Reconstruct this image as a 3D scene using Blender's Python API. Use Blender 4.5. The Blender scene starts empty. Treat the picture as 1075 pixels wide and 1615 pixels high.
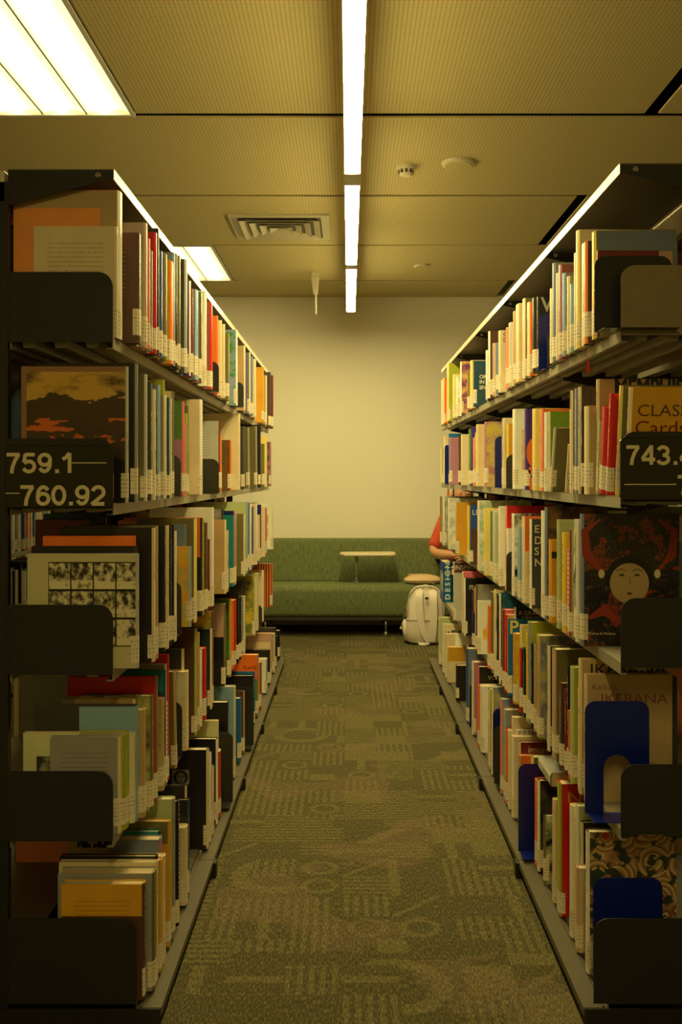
import bpy, bmesh, math, random
from mathutils import Vector, Matrix

# ------------------------------------------------------------------ camera, world, exposure
F, VX, VY, EYE = 1600.0, 550.0, 752.0, 1.30      # focal length and vanishing point in pixels of the 1075x1615 frame, eye height in metres
SC = bpy.context.scene
COL = SC.collection
cd = bpy.data.cameras.new('camera')
cam = bpy.data.objects.new('camera', cd)
COL.objects.link(cam)
cam.location = (0, 0, EYE)
cam.rotation_euler = (math.pi / 2, 0, 0)
cd.sensor_fit = 'HORIZONTAL'
cd.sensor_width = 36
cd.lens = 36 * F / 1075
cd.shift_x = -(VX - 537.5) / 1075
cd.shift_y = -(807.5 - VY) / 1075
cd.clip_start = 0.05
SC.camera = cam
SC.view_settings.view_transform = 'Standard'
SC.view_settings.look = 'None'
SC.view_settings.gamma = 1
SC.view_settings.use_curve_mapping = False
SC.view_settings.exposure = 0.0
wd = bpy.data.worlds.new('world')
SC.world = wd
wd.use_nodes = True
wd.node_tree.nodes['Background'].inputs[0].default_value = (1.0, 0.66, 0.10, 1)
wd.node_tree.nodes['Background'].inputs[1].default_value = 0.25
LIGHT_COL = (1.0, 0.82, 0.32)
STRIP_POWER, TROFFER_POWER = 99.0, 15.0
CEIL = 2.88
WALL_Y = 8.92

# ------------------------------------------------------------------ colours
def srgb(c):
    return tuple(((v / 255) / 12.92 if v / 255 <= 0.04045 else ((v / 255 + 0.055) / 1.055) ** 2.4) for v in c) + (1.0,)
PAL = {
 'OT': ((244, 158, 84), 'soft orange'), 'RD': ((158, 54, 34), 'brick red'), 'W': ((238, 232, 220), 'white'), 'C': ((226, 208, 168), 'cream'), 'K': ((20, 18, 18), 'black'), 'DG': ((62, 60, 56), 'dark grey'),
 'GY': ((148, 146, 140), 'grey'), 'LG': ((190, 188, 176), 'pale grey'), 'OL': ((112, 106, 62), 'olive'), 'BR': ((88, 58, 40), 'brown'),
 'TN': ((188, 160, 112), 'tan'), 'R': ((200, 28, 30), 'red'), 'DR': ((116, 28, 26), 'dark red'), 'O': ((236, 118, 36), 'orange'),
 'S': ((236, 142, 104), 'salmon'), 'Y': ((236, 198, 48), 'yellow'), 'PY': ((238, 216, 120), 'pale yellow'), 'MU': ((212, 156, 40), 'mustard'),
 'B': ((38, 78, 150), 'blue'), 'LB': ((140, 176, 200), 'light blue'), 'T': ((20, 128, 128), 'teal'), 'DT': ((24, 70, 88), 'dark teal'),
 'G': ((84, 132, 44), 'green'), 'YG': ((170, 176, 50), 'yellow-green'), 'LN': ((184, 198, 146), 'pale green'), 'DN': ((26, 52, 40), 'dark green'),
 'P': ((222, 112, 128), 'pink'), 'M': ((178, 122, 146), 'mauve'), 'PU': ((66, 40, 136), 'purple'), 'BG': ((112, 128, 150), 'blue-grey'),
 'NV': ((14, 24, 96), 'navy blue'), 'DB': ((16, 104, 160), 'bright blue'), 'RB': ((152, 84, 72), 'red-brown'), 'PB': ((200, 160, 140), 'pinkish beige'),
}
def pc(k):
    return srgb(PAL[k][0])

# ------------------------------------------------------------------ node helpers
class NT:
    def __init__(s, name):
        s.m = bpy.data.materials.new(name)
        s.m.use_nodes = True
        s.t = s.m.node_tree
        s.b = s.t.nodes['Principled BSDF']
    def n(s, typ, **kw):
        nd = s.t.nodes.new(typ)
        for k, v in kw.items():
            setattr(nd, k, v)
        return nd
    def link(s, a, b):
        s.t.links.new(a, b)
    def put(s, inp, v):
        if hasattr(v, 'is_output'):
            s.t.links.new(v, inp)
        elif v is not None:
            inp.default_value = v
    def math(s, op, a, b=None, c=None):
        nd = s.n('ShaderNodeMath', operation=op)
        s.put(nd.inputs[0], a); s.put(nd.inputs[1], b); s.put(nd.inputs[2], c)
        return nd.outputs[0]
    def gt(s, a, b): return s.math('GREATER_THAN', a, b)
    def lt(s, a, b): return s.math('LESS_THAN', a, b)
    def mul(s, *a):
        r = a[0]
        for x in a[1:]:
            r = s.math('MULTIPLY', r, x)
        return r
    def add(s, *a):
        r = a[0]
        for x in a[1:]:
            r = s.math('ADD', r, x)
        return r
    def between(s, v, lo, hi): return s.mul(s.gt(v, lo), s.lt(v, hi))
    def mix(s, f, a, b):
        nd = s.n('ShaderNodeMix', data_type='RGBA')
        s.put(nd.inputs[0], f); s.put(nd.inputs[6], a); s.put(nd.inputs[7], b)
        return nd.outputs[2]
    def noise(s, vec=None, scale=5, detail=2, rough=0.5, dim='3D', w=None):
        nd = s.n('ShaderNodeTexNoise', noise_dimensions=dim)
        if vec is not None: s.put(nd.inputs['Vector'], vec)
        s.put(nd.inputs['Scale'], scale); s.put(nd.inputs['Detail'], detail); s.put(nd.inputs['Roughness'], rough)
        if w is not None: s.put(nd.inputs['W'], w)
        return nd.outputs[0]
    def sep(s, v):
        nd = s.n('ShaderNodeSeparateXYZ'); s.put(nd.inputs[0], v)
        return nd.outputs
    def comb(s, x, y, z=0.0):
        nd = s.n('ShaderNodeCombineXYZ'); s.put(nd.inputs[0], x); s.put(nd.inputs[1], y); s.put(nd.inputs[2], z)
        return nd.outputs[0]
    def obj(s): return s.n('ShaderNodeTexCoord').outputs['Object']
    def gen(s): return s.n('ShaderNodeTexCoord').outputs['Generated']
    def rnd(s): return s.n('ShaderNodeObjectInfo').outputs['Random']
    def attr(s, name): return s.n('ShaderNodeAttribute', attribute_name=name).outputs
    def bump(s, h, strength=0.3, dist=0.01):
        nd = s.n('ShaderNodeBump'); s.put(nd.inputs['Height'], h)
        nd.inputs['Strength'].default_value = strength; nd.inputs['Distance'].default_value = dist
        s.link(nd.outputs[0], s.b.inputs['Normal'])
    def done(s, color=None, rough=None, metal=None, spec=None):
        s.put(s.b.inputs['Base Color'], color); s.put(s.b.inputs['Roughness'], rough)
        s.put(s.b.inputs['Metallic'], metal)
        if spec is not None: s.b.inputs['Specular IOR Level'].default_value = spec
        return s.m

M = {}
def simple(name, c, rough=0.5, metal=0.0, var=0.12, scale=30, spec=0.5, bump=0):
    t = NT(name)
    n = t.noise(t.obj(), scale, 4)
    a = srgb(c)
    d = tuple(v * (1 - var) for v in a[:3]) + (1,)
    l = tuple(min(1, v * (1 + var)) for v in a[:3]) + (1,)
    if bump: t.bump(n, bump, 0.004)
    M[name] = t.done(t.mix(n, d, l), rough, metal, spec)
    return M[name]
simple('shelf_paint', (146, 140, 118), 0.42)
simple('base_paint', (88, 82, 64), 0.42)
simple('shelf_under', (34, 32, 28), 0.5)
simple('lit_bracket', (128, 112, 78), 0.5, var=0.3, scale=14)  # lighter copy of the bracket metal, with the light on it put into the colour
simple('black_metal', (26, 25, 22), 0.5, var=0.25)
simple('bracket_metal', (26, 25, 21), 0.6, var=0.3, scale=14)
simple('canopy_metal', (214, 208, 190), 0.27)
simple('canopy_dark', (70, 66, 56), 0.5)
simple('blue_enamel', (10, 30, 118), 0.28, var=0.06)
simple('dark_enamel', (48, 46, 38), 0.3, var=0.1)
simple('gloss_black', (30, 32, 34), 0.22, var=0.1, bump=0.15, scale=260)
simple('chrome', (190, 188, 182), 0.22, 0.9, var=0.05)
simple('table_laminate', (222, 210, 180), 0.4, var=0.04)
simple('lamp_housing', (214, 210, 200), 0.45, var=0.03)
simple('white_plastic', (206, 198, 176), 0.45, var=0.04)
simple('vent_paint', (196, 188, 160), 0.5, var=0.05)
simple('dark_void', (16, 15, 12), 0.9)
simple('sign_acrylic', (14, 13, 12), 0.18, var=0.2)
simple('sign_letter', (214, 200, 160), 0.5, var=0.02)
simple('canvas_cream', (228, 218, 206), 0.8, var=0.1, scale=60, bump=0.2)
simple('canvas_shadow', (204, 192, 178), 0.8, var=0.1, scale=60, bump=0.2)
simple('pouch_canvas', (222, 190, 150), 0.75, var=0.08, scale=60, bump=0.2)
simple('buckle_plastic', (92, 88, 72), 0.5)
simple('skin', (214, 158, 118), 0.5, var=0.06, scale=20)
simple('red_cotton', (206, 78, 52), 0.85, var=0.12, scale=40, bump=0.2)
simple('hair', (32, 24, 20), 0.5, var=0.3, scale=80)
simple('eye_white', (230, 225, 215), 0.3, var=0.02)
simple('lip', (176, 90, 80), 0.5, var=0.05)
simple('trim_paint', (196, 188, 160), 0.6, var=0.04)
simple('orange_paper', (244, 130, 30), 0.6, var=0.05)
simple('ribbon_red', (190, 26, 26), 0.6, var=0.05)

def mat_emit(name, strength):
    t = NT(name)
    t.put(t.b.inputs['Base Color'], (0.9, 0.9, 0.85, 1))
    t.put(t.b.inputs['Emission Color'], LIGHT_COL + (1,))
    t.put(t.b.inputs['Emission Strength'], strength)
    t.put(t.b.inputs['Roughness'], 0.6)
    M[name] = t.m
mat_emit('strip_glow', STRIP_POWER)
t = NT('troffer_glow')
q = t.sep(t.obj())
lou = t.gt(t.math('FRACT', t.math('DIVIDE', q[1], 0.05)), 0.24)
tub = t.math('FRACT', t.math('DIVIDE', t.math('ADD', q[0], 0.287), 0.1913))
cen = t.math('SUBTRACT', 1.0, t.mul(t.math('ABSOLUTE', t.math('SUBTRACT', tub, 0.42)), 2.3))
st = t.add(1.7, t.mul(t.math('POWER', t.math('MAXIMUM', cen, 0.02), 2.0), t.add(0.45, t.mul(lou, 0.55)), TROFFER_POWER))
t.put(t.b.inputs['Base Color'], (0.9, 0.9, 0.85, 1)); t.put(t.b.inputs['Emission Color'], LIGHT_COL + (1,)); t.put(t.b.inputs['Emission Strength'], st)
M['troffer_glow'] = t.m

# pages: fine leaves
t = NT('book_pages')
o = t.obj(); x = t.sep(o)
n = t.noise(t.comb(t.mul(x[1], 1.0), t.mul(x[0], 0.02), t.mul(x[2], 0.02)), 900, 1)
r = t.rnd()
base = t.mix(r, srgb((232, 218, 184)), srgb((206, 184, 138)))
M['book_pages'] = t.done(t.mix(t.mul(n, 0.35), base, srgb((120, 100, 66))), 0.85)

# spine label: white sticker with printed call number
t = NT('label_paper')
uv = t.attr('uvm')[1]; q = t.sep(uv)
row = t.math('FRACT', t.mul(q[1], 105))
word = t.gt(t.noise(t.comb(t.mul(q[0], 260), t.math('FLOOR', t.mul(q[1], 105)), t.mul(t.rnd(), 50)), 1, 0), 0.5)
mk = t.mul(t.between(row, 0.2, 0.62), word, t.between(q[1], 0.012, 0.056))
M['label_paper'] = t.done(t.mix(t.mul(mk, 0.42), srgb((228, 216, 188)), srgb((40, 36, 30))), 0.45)

# book covers: face colours Col/Ink and pattern number Pat are stored on the faces, uv is 0..1 and uvm metres
def book_material():
    t = NT('printed_cover')
    col, ink = t.attr('Col')[0], t.attr('Ink')[0]
    pat = t.attr('Pat')[2]
    u = t.sep(t.attr('uv')[1]); m_ = t.attr('uvm')[1]; m = t.sep(m_)
    rn = t.rnd(); off = t.mul(rn, 37.0)
    def is_(k): return t.between(pat, k - 0.5, k + 0.5)
    # 1 spine lettering running along the spine
    w1 = t.gt(t.noise(t.comb(t.mul(m[1], 150), t.mul(m[0], 120), off), 1, 1), 0.5)
    m1 = t.mul(t.between(u[0], 0.28, 0.72), t.between(u[1], 0.38, 0.9), w1, t.gt(t.noise(t.comb(t.mul(m[1], 16), off, 0.0), 1, 0), 0.42))
    # 2 lines of small print
    ln = t.between(t.math('FRACT', t.mul(m[1], 92)), 0.3, 0.6)
    wd_ = t.gt(t.noise(t.comb(t.mul(m[0], 420), t.math('FLOOR', t.mul(m[1], 92)), off), 1, 0), 0.36)
    m2 = t.mul(ln, wd_, t.between(u[0], 0.16, 0.84), t.between(u[1], 0.42, 0.86), 0.32)
    # 3 painted picture over the whole board
    p3 = t.noise(t.comb(t.mul(m[0], 22), t.mul(m[1], 22), off), 1, 6, 0.62)
    m3 = t.math('SMOOTH_MIN', 1.0, t.math('MAXIMUM', 0.0, t.mul(t.math('SUBTRACT', p3, 0.38), 4.5)), 0.05)
    # 4 picture panel inside a plain margin
    m4 = t.mul(m3, t.between(u[0], 0.12, 0.88), t.between(u[1], 0.24, 0.74))
    # 5 band across the top
    m5 = t.gt(u[1], 0.82)
    # 6 title lettering
    w6 = t.gt(t.noise(t.comb(t.mul(m[0], 95), t.mul(m[1], 40), off), 1, 1), 0.5)
    m6 = t.mul(t.between(u[0], 0.1, 0.86), t.between(u[1], 0.8, 0.88), w6)
    # 7 upright stripes
    m7 = t.gt(t.math('FRACT', t.mul(m[0], 60)), 0.5)
    # 8 cross stripes
    m8 = t.gt(t.math('FRACT', t.mul(m[1], 75)), 0.62)
    # 9 broad lower field
    m9 = t.lt(u[1], 0.6)
    tot = t.add(t.mul(m1, is_(1)), t.mul(m2, is_(2)), t.mul(m3, is_(3)), t.mul(m4, is_(4)), t.mul(m5, is_(5)), t.mul(m6, is_(6)), t.mul(m7, is_(7)), t.mul(m8, is_(8)), t.mul(m9, is_(9)))
    wear = t.noise(t.comb(m[0], m[1], off), 14, 4)
    c = t.mix(tot, col, ink)
    hs = t.n('ShaderNodeHueSaturation'); t.put(hs.inputs['Color'], c)
    t.put(hs.inputs['Value'], t.add(0.86, t.mul(wear, 0.28)))
    # second hue inside painted pictures
    hs2 = t.n('ShaderNodeHueSaturation'); t.put(hs2.inputs['Color'], hs.outputs[0])
    pm = t.mul(t.add(is_(3), is_(4)), t.noise(t.comb(m[0], m[1], t.add(off, 5.0)), 30, 3))
    t.put(hs2.inputs['Hue'], t.add(0.5, t.mul(pm, 0.12)))
    return t.done(hs2.outputs[0], 0.36)
M['cover'] = book_material()

# cover showing a sheet of eight black and white photographs
t = NT('photo_sheet_cover')
u = t.sep(t.attr('uv')[1]); m = t.sep(t.attr('uvm')[1])
gx = t.mul(t.math('SUBTRACT', u[0], 0.19), 4.9); gy = t.mul(t.math('SUBTRACT', 0.93, u[1]), 4.05)
fx, fy = t.math('FRACT', gx), t.math('FRACT', gy)
inside = t.mul(t.between(gx, 0, 4), t.between(gy, 0, 3))
photo = t.mul(inside, t.between(fx, 0.03, 0.97), t.between(fy, 0.04, 0.96))
cell = t.add(t.mul(t.math('FLOOR', gx), 3.7), t.mul(t.math('FLOOR', gy), 9.1))
nz = t.noise(t.comb(t.mul(m[0], 62), t.mul(m[1], 52), cell), 1, 6, 0.66)
nz2 = t.noise(t.comb(t.mul(fx, 2.2), cell, 3.0), 1, 1)
fl = t.gt(fy, t.add(0.55, t.mul(nz2, 0.25)))
v = t.math('MINIMUM', 1.0, t.math('MAXIMUM', 0.0, t.mul(t.math('SUBTRACT', t.add(nz, t.mul(fl, 0.14), t.mul(nz2, 0.3)), 0.57), 5.5)))
pcol = t.mix(v, srgb((40, 34, 22)), srgb((226, 216, 176)))
c = t.mix(inside, srgb((200, 192, 150)), srgb((16, 14, 12)))
M['photo_sheet'] = t.done(t.mix(photo, c, pcol), 0.35)

# cover with a landscape painting: heavy clouds over a sunset
t = NT('sunset_painting_cover')
u = t.sep(t.attr('uv')[1])
n1 = t.noise(t.comb(t.mul(u[0], 2.6), t.mul(u[1], 7.0), 1.0), 1, 6, 0.6)
n2 = t.noise(t.comb(t.mul(u[0], 2.0), t.mul(u[1], 9.0), 7.0), 1, 5, 0.55)
c = t.mix(t.gt(u[1], t.add(0.78, t.mul(t.math('SUBTRACT', n1, 0.5), 0.5))), srgb((72, 50, 34)), srgb((206, 164, 72)))
c = t.mix(t.math('MINIMUM', 1.0, t.math('MAXIMUM', 0.0, t.mul(t.math('SUBTRACT', n1, 0.47), 5))), c, srgb((60, 46, 32)))
glow = t.mul(t.between(u[1], 0.22, 0.62), t.gt(n2, 0.56))
c = t.mix(glow, c, srgb((214, 104, 44)))
hills = t.lt(u[1], t.add(0.2, t.mul(n1, 0.22)))
c = t.mix(hills, c, srgb((26, 20, 16)))
fr = t.mul(t.between(u[0], 0.05, 0.985), t.lt(u[1], 0.96))
M['sunset'] = t.done(t.mix(fr, srgb((150, 110, 76)), c), 0.3)

# cover with swirling coloured coils
t = NT('coil_painting_cover')
m = t.sep(t.attr('uvm')[1])
wv = t.n('ShaderNodeTexWave', wave_type='RINGS', rings_direction='SPHERICAL')
vo = t.n('ShaderNodeTexVoronoi', feature='F1'); t.put(vo.inputs['Vector'], t.comb(m[0], m[1], 0)); t.put(vo.inputs['Scale'], 17)
d = vo.outputs['Distance']
rg = t.math('FRACT', t.mul(d, 5.0))
nn = t.noise(t.comb(m[0], m[1], 2.0), 30, 5)
c = t.mix(rg, srgb((120, 44, 28)), srgb((206, 186, 130)))
c = t.mix(t.gt(nn, 0.55), c, srgb((52, 62, 48)))
c = t.mix(t.lt(d, 0.17), c, srgb((170, 50, 36)))
M['coils'] = t.done(c, 0.35)

# dark ornate cover: red scrolls and dark clouds
t = NT('ornate_dark_cover')
m = t.sep(t.attr('uvm')[1])
n1 = t.noise(t.comb(m[0], m[1], 3.0), 16, 3, 0.5)
n2 = t.noise(t.comb(m[0], m[1], 9.0), 42, 4, 0.6)
sc = t.between(t.math('FRACT', t.mul(n1, 9)), 0.3, 0.62)
c = t.mix(t.gt(n1, 0.54), srgb((34, 26, 26)), srgb((136, 56, 32)))
c = t.mix(t.mul(sc, t.gt(n2, 0.46)), c, srgb((40, 46, 58)))
c = t.mix(t.gt(n2, 0.63), c, srgb((120, 70, 40)))
M['ornate'] = t.done(c, 0.35)

# carpet: broad tufted pattern of rings, bars and blocks
def carpet():
    t = NT('patterned_carpet')
    p = t.sep(t.obj()); X0, Y0_ = p[0], p[1]
    wob = t.noise(t.comb(X0, Y0_, 0.0), 60, 2); wob2 = t.noise(t.comb(X0, Y0_, 4.0), 60, 2)
    X = t.add(X0, t.mul(t.math('SUBTRACT', wob, 0.5), 0.022)); Y = t.add(Y0_, t.mul(t.math('SUBTRACT', wob2, 0.5), 0.022))
    def layer(size, ox, oy, seed):
        a, b = t.math('DIVIDE', t.add(X, ox), size), t.math('DIVIDE', t.add(Y, oy), size)
        ca, cb = t.math('FLOOR', a), t.math('FLOOR', b)
        wn = t.n('ShaderNodeTexWhiteNoise', noise_dimensions='3D'); t.put(wn.inputs[0], t.comb(ca, cb, seed))
        k = wn.outputs[0]; k2 = t.sep(wn.outputs[1])
        fa, fb = t.math('SUBTRACT', t.math('FRACT', a), 0.5), t.math('SUBTRACT', t.math('FRACT', b), 0.5)
        sv = t.gt(t.math('FRACT', t.math('DIVIDE', X, 0.030)), 0.5)
        sh = t.gt(t.math('FRACT', t.math('DIVIDE', Y, 0.030)), 0.5)
        dg = t.lt(t.math('ABSOLUTE', t.math('SUBTRACT', fa, fb)), 0.09)
        r = t.math('SQRT', t.add(t.mul(fa, fa), t.mul(fb, fb)))
        ring = t.between(r, 0.26, 0.40)
        bar = t.lt(t.math('ABSOLUTE', fa), 0.12)
        bar2 = t.lt(t.math('ABSOLUTE', fb), 0.12)
        o = t.mul(t.between(k, 0.0, 0.2), sv)
        for lo, hi, q in ((0.2, 0.42, sh), (0.42, 0.56, ring), (0.56, 0.64, dg), (0.64, 0.74, bar), (0.74, 0.84, bar2)):
            o = t.add(o, t.mul(t.between(k, lo, hi), q))
        o = t.add(o, t.gt(k, 0.93))
        return o, k2
    a, ka = layer(0.15, 3.02, 0.0, 1.0)
    b, kb = layer(0.36, 5.1, 0.11, 4.0)
    sel = t.gt(ka[1], 0.5)
    pat = t.add(t.mul(a, sel), t.mul(b, t.math('SUBTRACT', 1.0, sel)))
    fib = t.noise(t.comb(X0, t.mul(Y0_, 0.2), 0.0), 250, 3, 0.75)
    cl = t.noise(t.comb(X0, Y0_, 0.0), 2.2, 3)
    c = t.mix(t.mul(pat, 0.5), srgb((84, 79, 52)), srgb((124, 115, 74)))
    c = t.mix(t.mul(t.gt(cl, 0.56), 0.35), c, srgb((124, 102, 82)))
    c = t.mix(t.math('MINIMUM', 1.0, t.math('MAXIMUM', 0.0, t.mul(t.math('SUBTRACT', 0.52, fib), 4.0))), c, srgb((44, 44, 26)))
    c = t.mix(t.mul(t.gt(fib, 0.57), 0.28), c, srgb((170, 158, 104)))
    t.bump(fib, 0.6, 0.006)
    M['carpet'] = t.done(c, 0.95, spec=0.15)
carpet()

# perforated ceiling board
t = NT('perforated_board')
p = t.sep(t.obj())
fx = t.math('SUBTRACT', t.math('FRACT', t.math('DIVIDE', p[0], 0.016)), 0.5)
fy = t.math('SUBTRACT', t.math('FRACT', t.math('DIVIDE', p[1], 0.016)), 0.5)
hole = t.lt(t.add(t.mul(fx, fx), t.mul(fy, fy)), 0.055)
M['perforated'] = t.done(t.mix(t.mul(hole, 0.55), srgb((200, 184, 128)), srgb((60, 52, 32))), 0.7)
# painted plaster
t = NT('wall_plaster')
n = t.noise(t.obj(), 1.2, 4); n2 = t.noise(t.obj(), 220, 2)
t.bump(n2, 0.08, 0.002)
M['plaster'] = t.done(t.mix(n, srgb((244, 238, 222)), srgb((248, 243, 230))), 0.8)
# green woven fabric with streaks running down
t = NT('green_weave')
p = t.sep(t.obj())
n = t.noise(t.comb(t.mul(p[0], 1.0), t.mul(p[1], 0.25), t.mul(p[2], 0.12)), 160, 3, 0.6)
n2 = t.noise(t.obj(), 700, 1)
c = t.mix(t.math('MINIMUM', 1.0, t.math('MAXIMUM', 0.0, t.mul(t.math('SUBTRACT', n, 0.3), 2.4))), srgb((82, 92, 60)), srgb((128, 136, 94)))
t.bump(n2, 0.25, 0.003)
M['sofa_weave'] = t.done(c, 0.9, spec=0.2)
# black cloth with white dots
t = NT('dotted_cotton')
vo = t.n('ShaderNodeTexVoronoi', feature='F1'); t.put(vo.inputs['Vector'], t.obj()); t.put(vo.inputs['Scale'], 34)
M['dotted'] = t.done(t.mix(t.lt(vo.outputs['Distance'], 0.3), srgb((22, 20, 20)), srgb((232, 226, 214))), 0.85)
M['label'] = M['label_paper']; M['pages'] = M['book_pages']

# ------------------------------------------------------------------ mesh helpers
class MB:
    def __init__(s):
        s.v, s.f, s.mi = [], [], []
    def quadbox(s, x0, x1, y0, y1, z0, z1, mi=0):
        x0, x1 = min(x0, x1), max(x0, x1)
        b = len(s.v)
        s.v += [(x0, y0, z0), (x1, y0, z0), (x1, y1, z0), (x0, y1, z0), (x0, y0, z1), (x1, y0, z1), (x1, y1, z1), (x0, y1, z1)]
        for q in ((0, 3, 2, 1), (4, 5, 6, 7), (0, 1, 5, 4), (1, 2, 6, 5), (2, 3, 7, 6), (3, 0, 4, 7)):
            s.f.append(tuple(b + i for i in q)); s.mi.append(mi)
        return s
    def prism(s, pts, axis, a0, a1, mi=0):
        """polygon pts (p,q) extruded along axis ('x','y','z') from a0 to a1"""
        def P(p, q, a):
            return {'x': (a, p, q), 'y': (p, a, q), 'z': (p, q, a)}[axis]
        b = len(s.v); n = len(pts)
        s.v += [P(p, q, a0) for p, q in pts] + [P(p, q, a1) for p, q in pts]
        s.f.append(tuple(b + i for i in range(n))); s.mi.append(mi)
        s.f.append(tuple(b + n + i for i in reversed(range(n)))); s.mi.append(mi)
        for i in range(n):
            j = (i + 1) % n
            s.f.append((b + i, b + n + i, b + n + j, b + j)); s.mi.append(mi)
        return s
    def tube(s, pts, r, seg=8, mi=0):
        b = len(s.v); n = len(pts)
        pts = [Vector(p) for p in pts]
        for i, p in enumerate(pts):
            d = (pts[min(i + 1, n - 1)] - pts[max(i - 1, 0)]).normalized()
            a = d.cross(Vector((0, 0, 1)) if abs(d.z) < 0.9 else Vector((1, 0, 0))).normalized(); c = d.cross(a)
            rr = r[i] if isinstance(r, (list, tuple)) else r
            for k in range(seg):
                t = 2 * math.pi * k / seg
                s.v.append(tuple(p + a * math.cos(t) * rr + c * math.sin(t) * rr))
        for i in range(n - 1):
            for k in range(seg):
                k2 = (k + 1) % seg
                s.f.append((b + i * seg + k, b + i * seg + k2, b + (i + 1) * seg + k2, b + (i + 1) * seg + k)); s.mi.append(mi)
        s.f.append(tuple(b + k for k in reversed(range(seg)))); s.mi.append(mi)
        s.f.append(tuple(b + (n - 1) * seg + k for k in range(seg))); s.mi.append(mi)
        return s
    def loft(s, rings, seg=28, mi=0):
        """rings: (z, cx, cy, rx, ry, exponent); superellipse outlines joined upward"""
        b = len(s.v); n = len(rings)
        for z, cx, cy, rx, ry, e in rings:
            for k in range(seg):
                t = 2 * math.pi * k / seg
                c, d = math.cos(t), math.sin(t)
                s.v.append((cx + rx * math.copysign(abs(c) ** (2 / e), c), cy + ry * math.copysign(abs(d) ** (2 / e), d), z))
        for i in range(n - 1):
            for k in range(seg):
                k2 = (k + 1) % seg
                s.f.append((b + i * seg + k, b + i * seg + k2, b + (i + 1) * seg + k2, b + (i + 1) * seg + k)); s.mi.append(mi)
        s.f.append(tuple(b + k for k in reversed(range(seg)))); s.mi.append(mi)
        s.f.append(tuple(b + (n - 1) * seg + k for k in range(seg))); s.mi.append(mi)
        return s
    def disc(s, cx, cy, prof, seg=28, mi=0):
        return s.loft([(z, cx, cy, r, r, 2) for z, r in prof], seg, mi)
    def ribbon(s, path, wdir, w, th, mi=0):
        """flat strap along path; wdir is its width direction"""
        b = len(s.v); n = len(path); wv = Vector(wdir).normalized() * w / 2
        path = [Vector(p) for p in path]
        for i, p in enumerate(path):
            d = (path[min(i + 1, n - 1)] - path[max(i - 1, 0)]).normalized()
            nn = d.cross(wv).normalized() * th / 2
            for q in (p - wv - nn, p + wv - nn, p + wv + nn, p - wv + nn):
                s.v.append(tuple(q))
        for i in range(n - 1):
            for k in range(4):
                k2 = (k + 1) % 4
                s.f.append((b + i * 4 + k, b + i * 4 + k2, b + (i + 1) * 4 + k2, b + (i + 1) * 4 + k)); s.mi.append(mi)
        s.f.append((b + 3, b + 2, b + 1, b)); s.mi.append(mi)
        e = b + (n - 1) * 4
        s.f.append((e, e + 1, e + 2, e + 3)); s.mi.append(mi)
        return s
    def build(s, name, mats, parent=None, smooth=False, bevel=0, bseg=2, origin=None, subsurf=0):
        me = bpy.data.meshes.new(name)
        vs = s.v
        if origin is not None:
            vs = [(a - origin[0], b - origin[1], c - origin[2]) for a, b, c in vs]
        me.from_pydata(vs, [], s.f)
        if not isinstance(mats, (list, tuple)): mats = [mats]
        for m in mats: me.materials.append(M[m] if isinstance(m, str) else m)
        for p, i in zip(me.polygons, s.mi):
            p.material_index = i
        bm = bmesh.new(); bm.from_mesh(me)
        bmesh.ops.recalc_face_normals(bm, faces=bm.faces)
        if bevel:
            es = [e for e in bm.edges if len(e.link_faces) == 2 and e.calc_face_angle(0) > 0.5]
            bmesh.ops.bevel(bm, geom=es, offset=bevel, segments=bseg, profile=0.5, affect='EDGES', clamp_overlap=True)
        bm.to_mesh(me); bm.free()
        if smooth:
            for p in me.polygons: p.use_smooth = True
        ob = bpy.data.objects.new(name, me)
        COL.objects.link(ob)
        if origin is not None and parent is None: ob.location = origin
        if parent is not None: ob.parent = parent
        if subsurf:
            md = ob.modifiers.new('subdivision', 'SUBSURF'); md.levels = md.render_levels = subsurf
        return ob

def tag(o, label, cat, group=None, kind=None):
    o['label'] = label
    if cat: o['category'] = cat
    if group: o['group'] = group
    if kind: o['kind'] = kind
    return o
def struct(o, label=None):
    o['kind'] = 'structure'
    if label: o['label'] = label
    return o
def empty(name, loc=(0, 0, 0)):
    o = bpy.data.objects.new(name, None); COL.objects.link(o); o.location = loc; o.empty_display_size = 0.1
    return o
def box(name, x0, x1, y0, y1, z0, z1, mat, parent=None, bevel=0):
    return MB().quadbox(x0, x1, y0, y1, z0, z1).build(name, mat, parent, bevel=bevel)
def rounded(x0, x1, z0, z1, r, corners='tl tr', seg=6):
    """rectangle outline with chosen rounded corners, counter-clockwise"""
    pts = []
    for key, cx, cz, a in (('br', x1 - r, z0 + r, -90), ('tr', x1 - r, z1 - r, 0), ('tl', x0 + r, z1 - r, 90), ('bl', x0 + r, z0 + r, 180)):
        if key in corners:
            for k in range(seg + 1):
                an = math.radians(a + 90 * k / seg); pts.append((cx + r * math.cos(an), cz + r * math.sin(an)))
        else:
            pts.append({'br': (x1, z0), 'tr': (x1, z1), 'tl': (x0, z1), 'bl': (x0, z0)}[key])
    return pts
TXT = {}
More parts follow.
